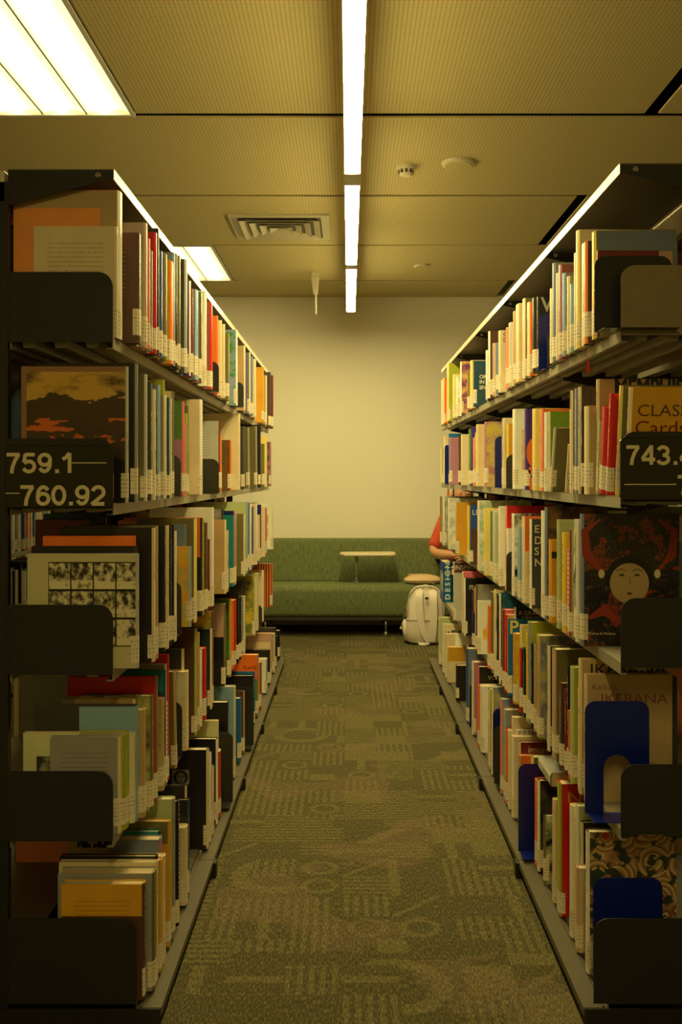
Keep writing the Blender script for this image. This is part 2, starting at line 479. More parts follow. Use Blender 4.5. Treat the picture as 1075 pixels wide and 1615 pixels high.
def text_mesh(txt, size, depth=0.0006, align='LEFT', bold=0.0, squeeze=1.0, shear=0.0, space=1.0):
    key = (txt, size, depth, align, bold, squeeze, shear, space)
    if key in TXT: return TXT[key]
    cu = bpy.data.curves.new('lettering', 'FONT')
    cu.body = txt; cu.size = size; cu.extrude = depth / 2; cu.align_x = align; cu.offset = bold; cu.resolution_u = 3; cu.shear = shear; cu.space_character = space
    ob = bpy.data.objects.new('lettering', cu); COL.objects.link(ob)
    dg = bpy.context.evaluated_depsgraph_get()
    me = bpy.data.meshes.new_from_object(ob.evaluated_get(dg))
    bpy.data.objects.remove(ob); bpy.data.curves.remove(cu)
    me.name = 'lettering'
    if squeeze != 1.0: me.transform(Matrix.Diagonal((squeeze, 1, 1, 1)))
    TXT[key] = me
    return me
INK = {}
def inkmat(k):
    if k not in INK:
        t = NT('print_' + PAL[k][1].replace(' ', '_').replace('-', '_'))
        a = pc(k); n = t.noise(t.obj(), 60, 2)
        INK[k] = t.done(t.mix(n, tuple(v * .92 for v in a[:3]) + (1,), a), 0.45)
    return INK[k]
def letters(txt, size, loc, ink, parent=None, rot=(math.pi / 2, 0, 0), name='lettering', **kw):
    me = text_mesh(txt, size, **kw)
    if me.materials: me = me.copy(); me.materials.clear()
    me.materials.append(ink if not isinstance(ink, str) else inkmat(ink))
    o = bpy.data.objects.new(name, me); COL.objects.link(o)
    o.location = loc; o.rotation_euler = rot
    if parent is not None: o.parent = parent
    return o
# ------------------------------------------------------------------ the room
struct(box('floor', -4.2, 4.2, -3.0, WALL_Y + 0.1, -0.08, 0, 'carpet'), 'patterned olive green carpet along the aisle')
struct(box('wall_back', -4.2, 4.2, WALL_Y, WALL_Y + 0.1, 0, 3.1, 'plaster'), 'plain cream wall behind the green sofa')
struct(box('wall_left', -4.3, -4.2, -3.0, WALL_Y + 0.1, 0, 3.1, 'plaster'))
struct(box('wall_right', 4.2, 4.3, -3.0, WALL_Y + 0.1, 0, 3.1, 'plaster'))
struct(box('baseboard_back', -4.2, 4.2, WALL_Y - 0.012, WALL_Y, 0, 0.09, 'trim_paint'))
ceil = struct(box('ceiling', -4.2, 4.2, -3.0, WALL_Y + 0.1, CEIL + 0.16, CEIL + 0.22, 'dark_void'), 'perforated cream ceiling boards with dark slots')
JO = [-2.85, -0.42, 0.80, 2.02, 3.23, 4.45, 5.71, 6.93, 8.18, WALL_Y]
TROF = {3: 1, 6: 1}                     # rows that hold a troffer, counted from JO index of their near joint
for i in range(len(JO) - 1):
    y0, y1 = JO[i] + 0.012, JO[i + 1] - (0.036 if i == 4 else 0.022)
    if i == len(JO) - 2: y1 = WALL_Y - 0.001
    xs = [(-4.19, 4.19)]
    if i in (4, 7): xs = [(-4.19, -1.55), (-0.925, 4.19)]
    if i in (4, 6, 8):
        xs = xs[:-1] + [(xs[-1][0], 1.285), (1.345, 4.19)]
    for a, b in xs:
        MB().quadbox(a, b, y0, y1, CEIL, CEIL + 0.010).build('ceiling_panel', 'perforated', ceil, bevel=0.002, bseg=1)

# linear pendant lights in a row above the aisle
def strip_light(y0, y1, label):
    t = empty('strip_light', (0.015, (y0 + y1) / 2, 2.60))
    h = (y1 - y0) / 2
    MB().quadbox(-0.034, 0.034, -h, h, 0.012, 0.075).build('housing', 'lamp_housing', t, bevel=0.003)
    MB().prism([(-0.0325, 0.0115), (-0.0325, 0.004), (-0.027, 0), (0.027, 0), (0.0325, 0.004), (0.0325, 0.0115)], 'y', -h + 0.004, h - 0.004).build('diffuser', 'strip_glow', t)
    for s in (-1, 1):
        MB().quadbox(-0.034, 0.034, s * h - 0.004 * (s > 0), s * h + 0.004 * (s < 0), 0.001, 0.012).build('end_cap', 'lamp_housing', t)
        MB().tube([(0, s * (h - 0.15), 0.075), (0, s * (h - 0.15), CEIL - 2.60)], 0.0015, 6).build('suspension_wire', 'chrome', t)
    return tag(t, label, 'light', 'linear pendant lights over the aisle')
strip_light(2.56, 4.36, 'long glowing pendant strip light nearest to the camera, cut by the top edge')
strip_light(4.53, 6.23, 'glowing pendant strip light in the middle of the row of three')
strip_light(6.36, 8.00, 'glowing pendant strip light nearest to the back wall')

strip_light(-1.38, 0.42, 'added pendant strip light behind the camera, out of view, lighting the near covers')  # unseen lamp, added to light the covers that face the camera

def troffer(y0, y1, label):
    t = empty('ceiling_light', (-1.2375, (y0 + y1) / 2, CEIL))
    w, h = 0.305, (y1 - y0) / 2 - 0.008
    f = MB()
    f.quadbox(-w, w, -h, -h + 0.022, -0.004, 0.03); f.quadbox(-w, w, h - 0.022, h, -0.004, 0.03)
    f.quadbox(-w, -w + 0.018, -h + 0.022, h - 0.022, -0.004, 0.03); f.quadbox(w - 0.018, w, -h + 0.022, h - 0.022, -0.004, 0.03)
    f.build('frame', 'lamp_housing', t)
    MB().quadbox(-w + 0.005, w - 0.005, -h + 0.005, h - 0.005, 0.06, 0.075).build('housing', 'lamp_housing', t)
    pw = (2 * w - 0.036) / 3
    for k in range(3):
        a = -w + 0.018 + k * pw
        pts = []
        for j in range(9):
            q = j / 8
            pts.append((a + 0.003 + (pw - 0.006) * q, 0.004 + 0.022 * math.sin(math.pi * q)))
        pts += [(a + pw - 0.003, 0.045), (a + 0.003, 0.045)]
        MB().prism(pts, 'y', -h + 0.024, h - 0.024).build('diffuser', 'troffer_glow', t)
    for k in (1, 2):
        a = -w + 0.018 + k * pw
        MB().quadbox(a - 0.0025, a + 0.0025, -h + 0.022, h - 0.022, -0.001, 0.03).build('divider', 'canopy_dark', t)
    return tag(t, label, 'light', 'recessed fluorescent ceiling lights')
troffer(3.23, 4.45, 'large recessed fluorescent ceiling light at top left, with three bright panels')
troffer(6.93, 8.18, 'small far recessed ceiling light above the left bookcase')

# square air vent
v = empty('air_vent', (-0.425, 6.40, CEIL))
def ring(name, r0, r1, z0, z1, th, mat):
    b = MB()
    for dx, dy in ((1, 0), (0, 1), (-1, 0), (0, -1)):
        n = len(b.v)
        px, py = -dy, dx
        for (r, z) in ((r0, z0), (r1, z1)):
            for q in (-1, 1):
                for tt in (0, th):
                    b.v.append((dx * r + px * q * r, dy * r + py * q * r, z + tt))
        # order: (r0,-,0),(r0,-,t),(r0,+,0),(r0,+,t),(r1,...)
        for f in ((0, 2, 6, 4), (1, 5, 7, 3), (0, 1, 3, 2), (4, 6, 7, 5), (0, 4, 5, 1), (2, 3, 7, 6)):
            b.f.append(tuple(n + i for i in f)); b.mi.append(0)
    return b.build(name, mat, v)
ring('frame', 0.305, 0.255, -0.012, -0.012, 0.012, 'vent_paint')
for k in range(4):
    r = 0.245 - k * 0.058
    ring('louvre', r, r - 0.040, -0.030, -0.010, 0.002, 'vent_paint')
MB().quadbox(-0.25, 0.25, -0.25, 0.25, -0.006, -0.001).build('backing', 'canopy_dark', v)
tag(v, 'square slatted air vent in the ceiling left of the strip lights', 'vent')

d = empty('smoke_detector', (0.29, 5.16, CEIL))
MB().disc(0, 0, [(-0.014, 0.044), (-0.012, 0.048), (0.0, 0.050)]).build('base', 'white_plastic', d, smooth=False)
MB().disc(0, 0, [(-0.052, 0.020), (-0.050, 0.028), (-0.040, 0.036), (-0.014, 0.041)]).build('sensor_head', 'white_plastic', d)
for k in range(10):
    an = 2 * math.pi * k / 10
    MB().quadbox(-0.006, 0.006, 0.0335, 0.0395, -0.040, -0.022).build('slit', 'canopy_dark', d).rotation_euler = (0, 0, an)
tag(d, 'small white smoke detector on the ceiling right of the strip light', 'detector')
def disc_thing(name, x, y, r, label, cat):
    d = empty(name, (x, y, CEIL))
    MB().disc(0, 0, [(-0.016, r * 0.90), (-0.012, r), (0.0, r * 1.02)], 40).build('rim', 'white_plastic', d)
    MB().disc(0, 0, [(-0.019, r * 0.80), (-0.0155, r * 0.86)], 40).build('grille', 'perforated', d)
    return tag(d, label, cat)
disc_thing('ceiling_speaker', 0.55, 5.10, 0.082, 'round white ceiling speaker beside the smoke detector', 'speaker')
disc_thing('ceiling_speaker', 0.54, 7.57, 0.058, 'small round white ceiling disc nearest to the back wall', 'speaker')
h = empty('ceiling_bracket', (-0.26, 7.85, CEIL))
MB().quadbox(-0.032, 0.032, -0.03, 0.03, -0.05, 0).build('mount', 'white_plastic', h, bevel=0.004)
MB().prism([(-0.03, -0.05), (0.03, -0.05), (0.018, -0.17), (-0.014, -0.17)], 'y', -0.018, 0.018).build('arm', 'white_plastic', h)
MB().tube([(0.004, 0, -0.16), (0.004, 0, -0.32)], [0.008, 0.006], 10).build('rod', 'white_plastic', h)
tag(h, 'small white hanging bracket on the ceiling before the back wall', 'bracket')

# ------------------------------------------------------------------ bookcases
Y0, PITCH, NS = 2.38, 0.92, 5
YE = Y0 + PITCH * NS
SIDE = {
 'L': dict(s=-1, dz=-0.012, front=0.553, centre=0.820, base=0.440, bbase=0.498, top=2.022),
 'R': dict(s=1, dz=0.004, front=0.637, centre=0.910, base=0.550, bbase=0.573, top=2.036),
}
TIER = [1.64, 1.25, 0.86, 0.47, 0.065]
def H(side, k):
    return TIER[k] + (SIDE[side]['dz'] if k < 4 else 0)

def bookcase(side, label):
    d = SIDE[side]; s = d['s']
    c, fr, bs = d['centre'], d['front'], d['base']
    depth = c - fr; bdepth = c - bs
    root = empty('bookcase', (s * c, Y0, 0))
    def X(a): return s * (a - c)        # local x from absolute distance to the aisle middle
    def Yl(y): return y - Y0
    # uprights at every joint
    for k in range(NS + 1):
        y = Y0 + k * PITCH
        if k == 0: y += 0.012
        if k == NS: y -= 0.012
        MB().quadbox(X(c - 0.02), X(c + 0.02), Yl(y - 0.012), Yl(y + 0.012), 0.0, d['top'] - 0.03).build('upright', 'black_metal', root)
    # shelves: tray with front lip and ribs underneath
    for k in range(4):
        hz = H(side, k)
        for back in (0, 1):
            b = MB()
            f, e = (fr, c - 0.025) if not back else (2 * c - fr, c + 0.025)
            g = -1 if back else 1
            y0, y1 = 0.002, PITCH - 0.002
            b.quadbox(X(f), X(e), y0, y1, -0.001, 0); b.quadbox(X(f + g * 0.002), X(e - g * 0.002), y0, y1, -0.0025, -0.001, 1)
            b.quadbox(X(f), X(f + g * 0.002), y0, y1, -0.028, -0.002)
            b.quadbox(X(f + g * 0.002), X(f + g * 0.016), y0, y1, -0.028, -0.026)
            b.quadbox(X(e), X(e - g * 0.002), y0, y1, -0.028, -0.002)
            n = 3
            for q in range(n):
                m = f + g * (0.055 + q * 0.075)
                b.prism([(X(m - 0.016), -0.002), (X(m - 0.012), -0.022), (X(m + 0.012), -0.022), (X(m + 0.016), -0.002)], 'y', y0 + 0.02, y1 - 0.02)
            for j in range(NS):
                if j == 0:
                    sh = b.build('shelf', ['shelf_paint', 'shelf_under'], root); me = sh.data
                else:
                    sh = bpy.data.objects.new('shelf', me); COL.objects.link(sh); sh.parent = root
                sh.location = (0, j * PITCH, hz)
            # cantilever arms below each joint
            for j in range(1, NS + 1):
                ya = min(max(j * PITCH, 0.02), NS * PITCH - 0.02)
                MB().prism([(X(c - g * 0.02), hz - 0.005), (X(c - g * 0.02), hz - 0.07), (X(f + g * 0.06), hz - 0.030), (X(f + g * 0.06), hz - 0.005)], 'y', ya - 0.0012, ya + 0.0012).build('shelf_arm', 'black_metal', root)
    # base shelf with a lower front rail, dark plinth and feet
    for back in (0, 1):
        g = -1 if back else 1
        f = bs if not back else 2 * c - bs
        e = c - 0.025 if not back else c + 0.025
        b = MB()
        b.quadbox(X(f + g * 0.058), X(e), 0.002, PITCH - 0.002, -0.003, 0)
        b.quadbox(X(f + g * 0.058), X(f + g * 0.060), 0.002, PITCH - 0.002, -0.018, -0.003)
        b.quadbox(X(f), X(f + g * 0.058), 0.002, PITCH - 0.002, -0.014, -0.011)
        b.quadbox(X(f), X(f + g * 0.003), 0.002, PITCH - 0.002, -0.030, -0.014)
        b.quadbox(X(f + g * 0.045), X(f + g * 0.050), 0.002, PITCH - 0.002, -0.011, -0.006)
        for j in range(NS):
            if j == 0:
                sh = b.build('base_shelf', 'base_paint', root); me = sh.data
            else:
                sh = bpy.data.objects.new('base_shelf', me); COL.objects.link(sh); sh.parent = root
            sh.location = (0, j * PITCH, TIER[4])
        MB().quadbox(X(f + g * 0.012), X(f + g * 0.03), 0.0, NS * PITCH, 0.0, TIER[4] - 0.016).build('plinth', 'black_metal', root)
        if not back:
            for j in range(1, NS):
                ft = MB()
                ft.prism([(-0.02, 0.0), (0.02, 0.0), (0.02, 0.05), (-0.02, 0.05)], 'x', X(f - 0.010), X(f + 0.012))
                o = ft.build('foot', 'black_metal', root); o.location = (0, j * PITCH, 0)
    MB().quadbox(X(bs + 0.004), X(2 * c - bs - 0.004), -0.004, -0.0005, 0.0, TIER[4] - 0.012).build('end_plate', 'black_metal', root)
    # canopy on top: two sloping halves with a bright front lip, end plate with a bolt
    tz = d['top']
    for j in range(NS):
        b = MB()
        y0, y1 = j * PITCH + 0.002, (j + 1) * PITCH - 0.002
        for g, f in ((1, fr), (-1, 2 * c - fr)):
            b.quadbox(X(f), X(c - g * 0.02), y0, y1, tz - 0.003, tz)
        b.build('canopy', 'canopy_dark', root)
        for g, f in ((1, fr), (-1, 2 * c - fr)):
            MB().quadbox(X(f), X(f - g * 0.002), y0, y1, tz - 0.024, tz).build('canopy_lip', 'canopy_metal', root)
            q = MB()
            q.prism([(X(f), tz - 0.003), (X(c - g * 0.02), tz - 0.003), (X(c - g * 0.02), tz - 0.085), (X(f + g * 0.012), tz - 0.024), (X(f), tz - 0.024)], 'y', y0, y0 + 0.002)
            q.build('canopy_bracket', 'black_metal', root)
            bo = MB().disc(0, 0, [(-0.002, 0.008), (0.001, 0.007), (0.003, 0.004)], 10).build('bolt', 'chrome', root)
            bo.rotation_euler = (math.pi / 2, 0, 0); bo.location = (X(f + g * 0.035), y0 - 0.002, tz - 0.014)
    MB().quadbox(X(c - 0.012), X(c + 0.012), 0.0, NS * PITCH, tz - 0.075, tz - 0.004).build('centre_rail', 'canopy_metal', root)
    # shelf end plates, near and far
    for k in range(5):
        hz = H(side, k)
        f = fr if k < 4 else d['bbase']
        ht = 0.152 if k < 4 else 0.2
        for y in ((-0.004, NS * PITCH + 0.001) if not (k == 4 and s > 0) else (-0.004,)):
            a0, a1 = sorted((X(f), X(c - 0.022)))
            pts = rounded(a0, a1, hz - 0.012 + (0.013 if k == 4 else 0), hz + ht, 0.034, 'tr' if s < 0 else 'tl')
            MB().prism(pts, 'y', y, y + 0.003).build('shelf_end', 'lit_bracket' if (s > 0 and k == 0) else 'bracket_metal', root)  # right top plates coloured brighter, as if lit
            if k < 4:
                a0, a1 = sorted((X(2 * c - f), X(c + 0.022)))
                MB().prism(rounded(a0, a1, hz - 0.012, hz + ht, 0.034, 'tl' if s < 0 else 'tr'), 'y', y, y + 0.003).build('shelf_end', 'bracket_metal', root)
    return tag(root, label, 'bookcase', 'double-sided library bookcases')
bookcase('L', 'long double-sided metal library bookcase on the left of the aisle')
bookcase('R', 'long double-sided metal library bookcase on the right of the aisle')

# bold plain numerals drawn from strokes
def arc(cx, cz, rx, rz, a0, a1, n=14):
    return [(cx + rx * math.cos(math.radians(a0 + (a1 - a0) * q / n)), cz + rz * math.sin(math.radians(a0 + (a1 - a0) * q / n))) for q in range(n + 1)]
GLY = {
 '0': [arc(.27, .36, .205, .30, 0, 360, 28)],
 '1': [[(.07, .50), (.18, .56), (.26, .66), (.30, .70)], [(.31, .72), (.31, 0)]],
 '2': [arc(.27, .47, .20, .19, 165, -30) + [(.10, .09), (.03, .055)], [(.04, .055), (.49, .055)]],
 '3': [arc(.25, .505, .175, .155, 160, -90), arc(.25, .205, .20, .155, 90, -160)],
 '4': [[(.385, 0), (.385, .72)], [(.39, .70), (.045, .21)], [(.03, .195), (.53, .195)]],
 '5': [[(.475, .66), (.125, .66)], [(.14, .68), (.09, .37)], arc(.265, .235, .20, .185, 140, -155)],
 '6': [arc(.275, .235, .195, .185, 0, 360, 24), [(.085, .24)] + arc(.285, .36, .20, .30, 175, 40)],
 '7': [[(.03, .66), (.50, .66)], [(.47, .66), (.33, .44), (.25, .22), (.215, 0)]],
 '9': [arc(.265, .475, .195, .185, 0, 360, 24), [(.455, .47)] + arc(.255, .36, .20, .30, -5, -140)],
}
def digits(txt, size, loc, parent):
    b = MB(); x = 0.0; sw = 0.066
    for ch in txt:
        if ch == '.':
            b.quadbox((x + .07) * size, (x + .21) * size, -0.0004, 0, 0, .13 * size); x += .28; continue
        for line in GLY[ch]:
            for (ax, az), (bx, bz) in zip(line[:-1], line[1:]):
                L = math.hypot(bx - ax, bz - az) or 1e-6
                ux, uz = (bx - ax) / L, (bz - az) / L
                e = 0.012 if len(line) > 2 else 0
                ax2, az2, bx2, bz2 = ax - ux * e, az - uz * e, bx + ux * e, bz + uz * e
                n = len(b.v); nx, nz = -uz * sw, ux * sw
                b.v += [((x + q[0]) * size, -n * 2.5e-6, q[1] * size) for q in ((ax2 + nx, az2 + nz), (ax2 - nx, az2 - nz), (bx2 - nx, bz2 - nz), (bx2 + nx, bz2 + nz))]
                b.f.append((n, n + 1, n + 2, n + 3)); b.mi.append(0)
        x += .57
    o = b.build('lettering', 'sign_letter', parent); o.location = loc
    return o
# number signs on the second shelf
def sign(name, x0, x1, z0, z1, y, rows, lines, label):
    o = empty(name, (x0, y, z0))
    w, h = x1 - x0, z1 - z0
    MB().prism(rounded(0, w, 0, h, 0.012, 'tl tr br bl', 4), 'y', 0, 0.012).build('panel', 'sign_acrylic', o, bevel=0.0015, bseg=1)
    MB().quadbox(0.02, w - 0.02, 0.012, 0.018, 0.01, h * 0.4).build('clip', 'black_metal', o)
    for txt, px, pz, sz in rows:
        digits(txt, sz, (px, -0.0006, pz), o)
    for a, b, z in lines:
        MB().quadbox(a, b, -0.0009, 0.0, z - 0.0011, z + 0.0011).build('rule', 'sign_letter', o)
    return tag(o, label, 'sign', 'call number signs at the bookcase ends')
def px2x(px, y): return (px - VX) * y / F
def px2z(py, y): return EYE + (VY - py) * y / F
ys = 2.335
x0, z0 = px2x(8, ys), px2z(801, ys)
def R_(px, py): return px2x(px, ys) - x0, px2z(py, ys) - z0
a = R_(9, 746); b = R_(31, 797)
l1 = R_(111, 730); l2 = R_(168, 730); l3 = R_(9, 778); l4 = R_(31, 778)
sign('number_sign', x0, px2x(178, ys), z0, px2z(703, ys), ys, [('759.1', a[0], a[1], 0.0640), ('760.92', b[0], b[1], 0.0640)],
     [(l1[0], l2[0], l1[1]), (l3[0], l4[0], l3[1])], 'black number sign reading 759.1 to 760.92 on the left bookcase')
x0, z0 = px2x(978, ys), px2z(789, ys)
a = R_(986, 733); b = R_(1067, 780); l1 = R_(984, 764); l2 = R_(1066, 764)
sign('number_sign', x0, x0 + 0.25, z0, px2z(690, ys), ys, [('743.4', a[0], a[1], 0.0620), ('7', b[0], b[1], 0.0620)],
     [(l1[0], l2[0], l1[1])], 'black number sign reading 743.4 on the right bookcase')
# ------------------------------------------------------------------ books
# One line per book seen in a row, from the near end: inner pixel, aisle-side pixel, top pixel, spine colour, cover colour, options.
# c: its board faces the viewer; t/w: thickness/width in cm; p/q: print on board/spine; k: ink; m: own material; n: lean in degrees;
# E<colour>: a bookend; Z: words of its own label follow after '|'
ROWS = {}
ROWS['L1'] = '''
55 186 357 C C c t1.5 w19.5 p2 kDG q0 |cream paperback showing a printed back cover, nearest on left top shelf
22 194 300 W OT c t4 w26 p0 q0 kW |very tall white-edged book with orange front board on left top shelf
195 223 367 BR BR c t3.2 p2 kTN |dark brown book with small print on its back, beside the tall orange one
228 233 351 PB LG t2.5 p0
232 237 376 S S t1.4
237 241 395 GY GY t1.4
237 248 366 R R c t2.2 p0 q0
248 251 360 K K t1.5
251 257 395 B MU t2.8 p0
258 264 400 OL OL t3
265 275 410 O O t6 q0
265 277 398 BG BG t3 p0
276 280 400 K K t2.4
280 285 403 OL DG t2.6
285 296 408 GY DG c t4 p0 q0
298 301 443 W PU t1.4
301 305 455 DR DR t2.4
305 313 456 LB BG t5
313 319 460 DG GY t4 q3 kLG
321 326 459 W W t2
326 336 476 R RB t6 q0
EK 345 572 w12
336 344 498 O O c w15 t1.5 p0
338 350 505 C C c w13 t1.5 p0
340 355 511 C C c w12 t1.5 p0
336 354 527 S K c w16 t1.6 p4 kMU
355 362 525 OL OL t5 q3 kMU
362 375 520 W G c t4 p3 kLB
EK 384 604 w12
376 387 545 C TN c t3 p0 q0
388 395 556 C BG c t2.5 p4 kBG
396 399 562 BG BG t3
398 404 566 C C t6
405 416 579 MU MU c t2 p0
404 421 592 C TN c t4 p0 q0
417 427 581 DG DG c t3 p0
427 431 588 DR DR t5 q0
'''
ROWS['L2'] = '''
35 203 578 LG BR c t1.6 w25 msunset |book with a sunset painting on its front above the 759.1 sign
55 218 573 GY K c t2 w24 p0 |tall black book behind the sunset painting book
221 233 590 LG OL c t2.4 p0 q0
234 241 603 DG K t3.2 q1 kC
241 246 614 C C t2.4
246 253 607 LB LB c t2 p3 kBR
253 263 623 C GY c t2.4 p0
241 260 599 YG YG c t1.4 p0
262 268 627 DT DT c t2 p0
268 272 628 LG GY t3
271 275 617 OL C t2 q8 kK
EK 285 718 w13
276 291 633 P G c t2 p9 kM
290 293 668 P P t1.5
292 296 652 YG YG t2
295 298 640 OL OL t2
298 320 630 W C c t5 p0 q0
EK 345 724 w16
321 347 664 DR LG c t1.5 p2 kDR
346 350 686 O G t3 q3 kG
350 365 694 O BR c t2 p3 kDR
330 379 652 C C c t4 w23 p0 q0
379 386 673 DG DG t4 n5 q0
385 394 674 GY OL c t5 n5 p0 q0
393 406 673 GY OL c t5 n5 p0 q0
404 411 670 K K c t1.5 p0
402 410 683 C C t5
410 417 700 OL OL c t2.5 p0
411 421 688 PY PY c t5 p6 kR
421 428 697 M M c t6 p3 kDG
'''
ROWS['L3'] = '''
12 220 874 LG LG c t2.2 w26 mphoto_sheet |book with a sheet of eight black-and-white photographs on its cover
20 217 862 DG K c t1.6 w25 p0
45 215 846 O O c t2 w22 p0 |bright orange book behind the photograph sheet book
85 246 833 C K c t3 w23 p0 q1
88 250 830 TN OL c t2.2 w22 p0
250 262 830 K K c t2.6 p0
262 267 829 C K t2.6 q1 kK
267 271 830 K K t2
270 275 828 K K t1.6
275 279 838 W S t2.4 q0
EK 286 917 w10
283 302 862 LB TN c t1.5 w16 p3 kO
284 294 828 BG BG c t1.5 w12 p0
270 311 818 PY OL c t4 w18 p0 q0
311 320 817 K O c t3 p9 kK
319 322 818 YG YG t2
321 328 825 BR BR t5 q0
327 331 851 DR DR t2
290 338 801 W W c t5 w22 p0 q0
338 357 820 C TN c t2.5 p9 kTN
346 352 803 K K c t2 p3 kGY
356 361 837 C OL t5 q3 kDG
357 369 813 T T c t2.5 p0 q0
350 371 806 M NV c t2 p0
370 373 808 PB PB t4
372 387 811 C OL c t5 p0 q0
386 391 792 LB LN c t4 p0
391 397 794 W BG t6 q1 kB
396 400 800 B NV t5 q0
399 406 795 W C t8 q0
405 412 796 NV C c t3 p5 kNV
410 418 800 C C c t4 p6
416 421 801 R C t6 q8 kW
420 431 793 W W c t6 p4 kR
'''
ROWS['L4'] = '''
80 192 1163 C GY c t2 w16.5 p2 kDG |grey book with a printed back cover, nearest on left fourth shelf
20 205 1160 YG YG t5 w12 q7 kOL p0
20 214 1156 C C c t1.6 w27 p4 kDG |wide cream book with pictures on its back, left fourth shelf
40 219 1113 LB DG c t2 w25 p0 |half black, half pale blue book on left fourth shelf
220 231 1120 TN TN t3 q0 p0
110 215 1103 C TN c t2 w15 p0
140 243 1098 OL BR c t3 w18 p3 kTN
80 249 1068 RB R c t2 w23 p0 |wide red book standing tall on left fourth shelf
243 248 1128 K K t1.6
248 260 1102 TN RB c t2.6 p3 kTN
247 262 1058 DT DT c t1.6 w12 p5 kT
245 263 1048 C GY c t1.5 p0
258 265 1107 W OL t3 q8 kOL
253 267 1033 R R c t2 w10 p0 q0
262 280 1056 TN OL c t2 n6 p0
EK 287 1107 w11
278 298 1060 C C c t4 p0 q0
245 291 1024 C DG c t3 w20 p0
290 311 993 YG BR c t3 p0 q0
311 315 998 TN TN t2
313 319 1025 W M t2.6 q3 kM
318 326 1023 R R t4 q0
313 335 992 C DN c t3 p0 q0
318 337 965 BR OL c t3 p3 kO
337 356 953 OL PB c t3 p9 kK
356 365 945 MU BR c t4 p3 kG
365 373 947 R O t6 q0
361 377 935 K K c t2 p0
373 381 942 K K t4 q1
380 387 941 W GY t5 q8 kK
361 387 917 K DG c t2 p0
386 403 910 C MU c t4 p3 kOL
402 408 905 C C t6
EK 413 960 w8
407 416 900 W C c t4 p0 q0
415 430 889 O DG c t6 p7 kO |far book with orange upright stripes at the end of left fourth shelf
'''
ROWS['L5'] = '''
101 231 1395 BR MU c t3 w19.5 p2 kBR |yellow book with dark brown foot, nearest on left bottom shelf
95 248 1378 OL GY c t4.5 w23 p0 q0 |grey hardback behind the yellow book on left bottom shelf
85 250 1360 C C c t2 w24 p6 kK
82 250 1351 K K c t2 w24 p0
250 257 1358 MU MU t3 q0
256 262 1352 C C t3
180 257 1325 M BG c t4 w13 p0
218 254 1312 DT T c t2 w12 p0
215 270 1296 MU MU c t2.5 w14 p5 kOL
240 277 1258 GY LN c t3 w16 p0
277 283 1264 K K t2 q8 kW
281 297 1306 C C c t4 w12 p0 q0
289 299 1262 DT K c t2 p0
258 295 1240 C K c t1.5 w14 p0
265 330 1183 C K c t4 w18 p0 |black book with a small portrait photograph, left bottom shelf
327 334 1190 W GY t4 q0
331 338 1210 C OL c t3 p0
285 344 1166 W K c t3 w19 p0
343 349 1186 R C t5 q0
310 345 1137 C C c t2 w18 p4 kK
EK 367 1155 w12.5
337 361 1108 K K c t4 p0
358 372 1082 C LB c t4 p0 q0
371 381 1102 DB DB c t4 p0 q0
372 386 1090 TN BR c t2 p0
EK 400 1084 w11
379 400 1066 K K c t3 p0
375 402 1060 DB DB c t2 p5 kDB
379 408 1033 GY O c t4 p9 kG |orange and green book titled PLAYS on left bottom shelf
407 413 1045 BR O t6 q3 kO
412 422 1040 LB W t6 q0
415 426 1025 K K c t3 p0
402 428 999 PB C c t3 p5 kPB
427 434 1000 W TN t6 q8 kK
409 436 990 K DG c t3 p0
435 442 995 K K c t6 p6 kW
'''
ROWS['R1'] = '''
1063 937 404 K K bookend_near
1045 940 395 DR C c t1.5 w15 p5 kDR
1066 932 364 Y BG c t3.2 w20.5 p0 q9 kY |tall yellow-spined book with blue-green board behind the black bookend
928 918 380 O BR t4 q3 kBR
920 916 383 C C t3
930 907 362 PY C c t3 p0 q0
918 904 398 C C t2.5
904 898 447 LB LB t2.2 q0
900 893 435 C TN t2.4
893 886 430 LB GY t2.4 q0
890 880 417 M RB c t2.6 p0
882 876 430 C C t2.4
880 870 414 BG GY c t3 p0 q0
871 866 454 C C t3
EK 863 540 w10
EB 849 495 w12
866 846 468 K K c t2 w22 p0 |black book with a large white letter W on right top shelf
846 838 468 K BR t5 q0
838 830 476 C O c t4 p0
834 823 470 C OL c t4 p0 q0
823 812 478 C C t7 q0
813 808 490 TN TN t4
809 801 508 LG W t5 q0
801 797 516 S P t3
798 785 521 C C c t4 p0 |cream book with dark letters G and D on right top shelf
786 781 540 BG BG t4 q3 kB
784 776 541 PB C c t3 p0
780 769 522 W BR c t4 p0
770 765 552 W B t5
774 766 554 B BG c t2 p0
766 746 569 DT DT c t2 w20 p0 |dark blue book with white lettering on right top shelf
748 741 568 PY C c t4 p0 q0
742 736 585 OL MU t6
741 725 570 W PU c t4 p3 kS
727 719 594 W TN c t4 p3 kW
721 713 590 PY C t8 q0
718 705 573 PY YG c t5 p0
713 704 576 C C t7
706 698 596 C O c t5 p0
699 695 599 C C t7
'''
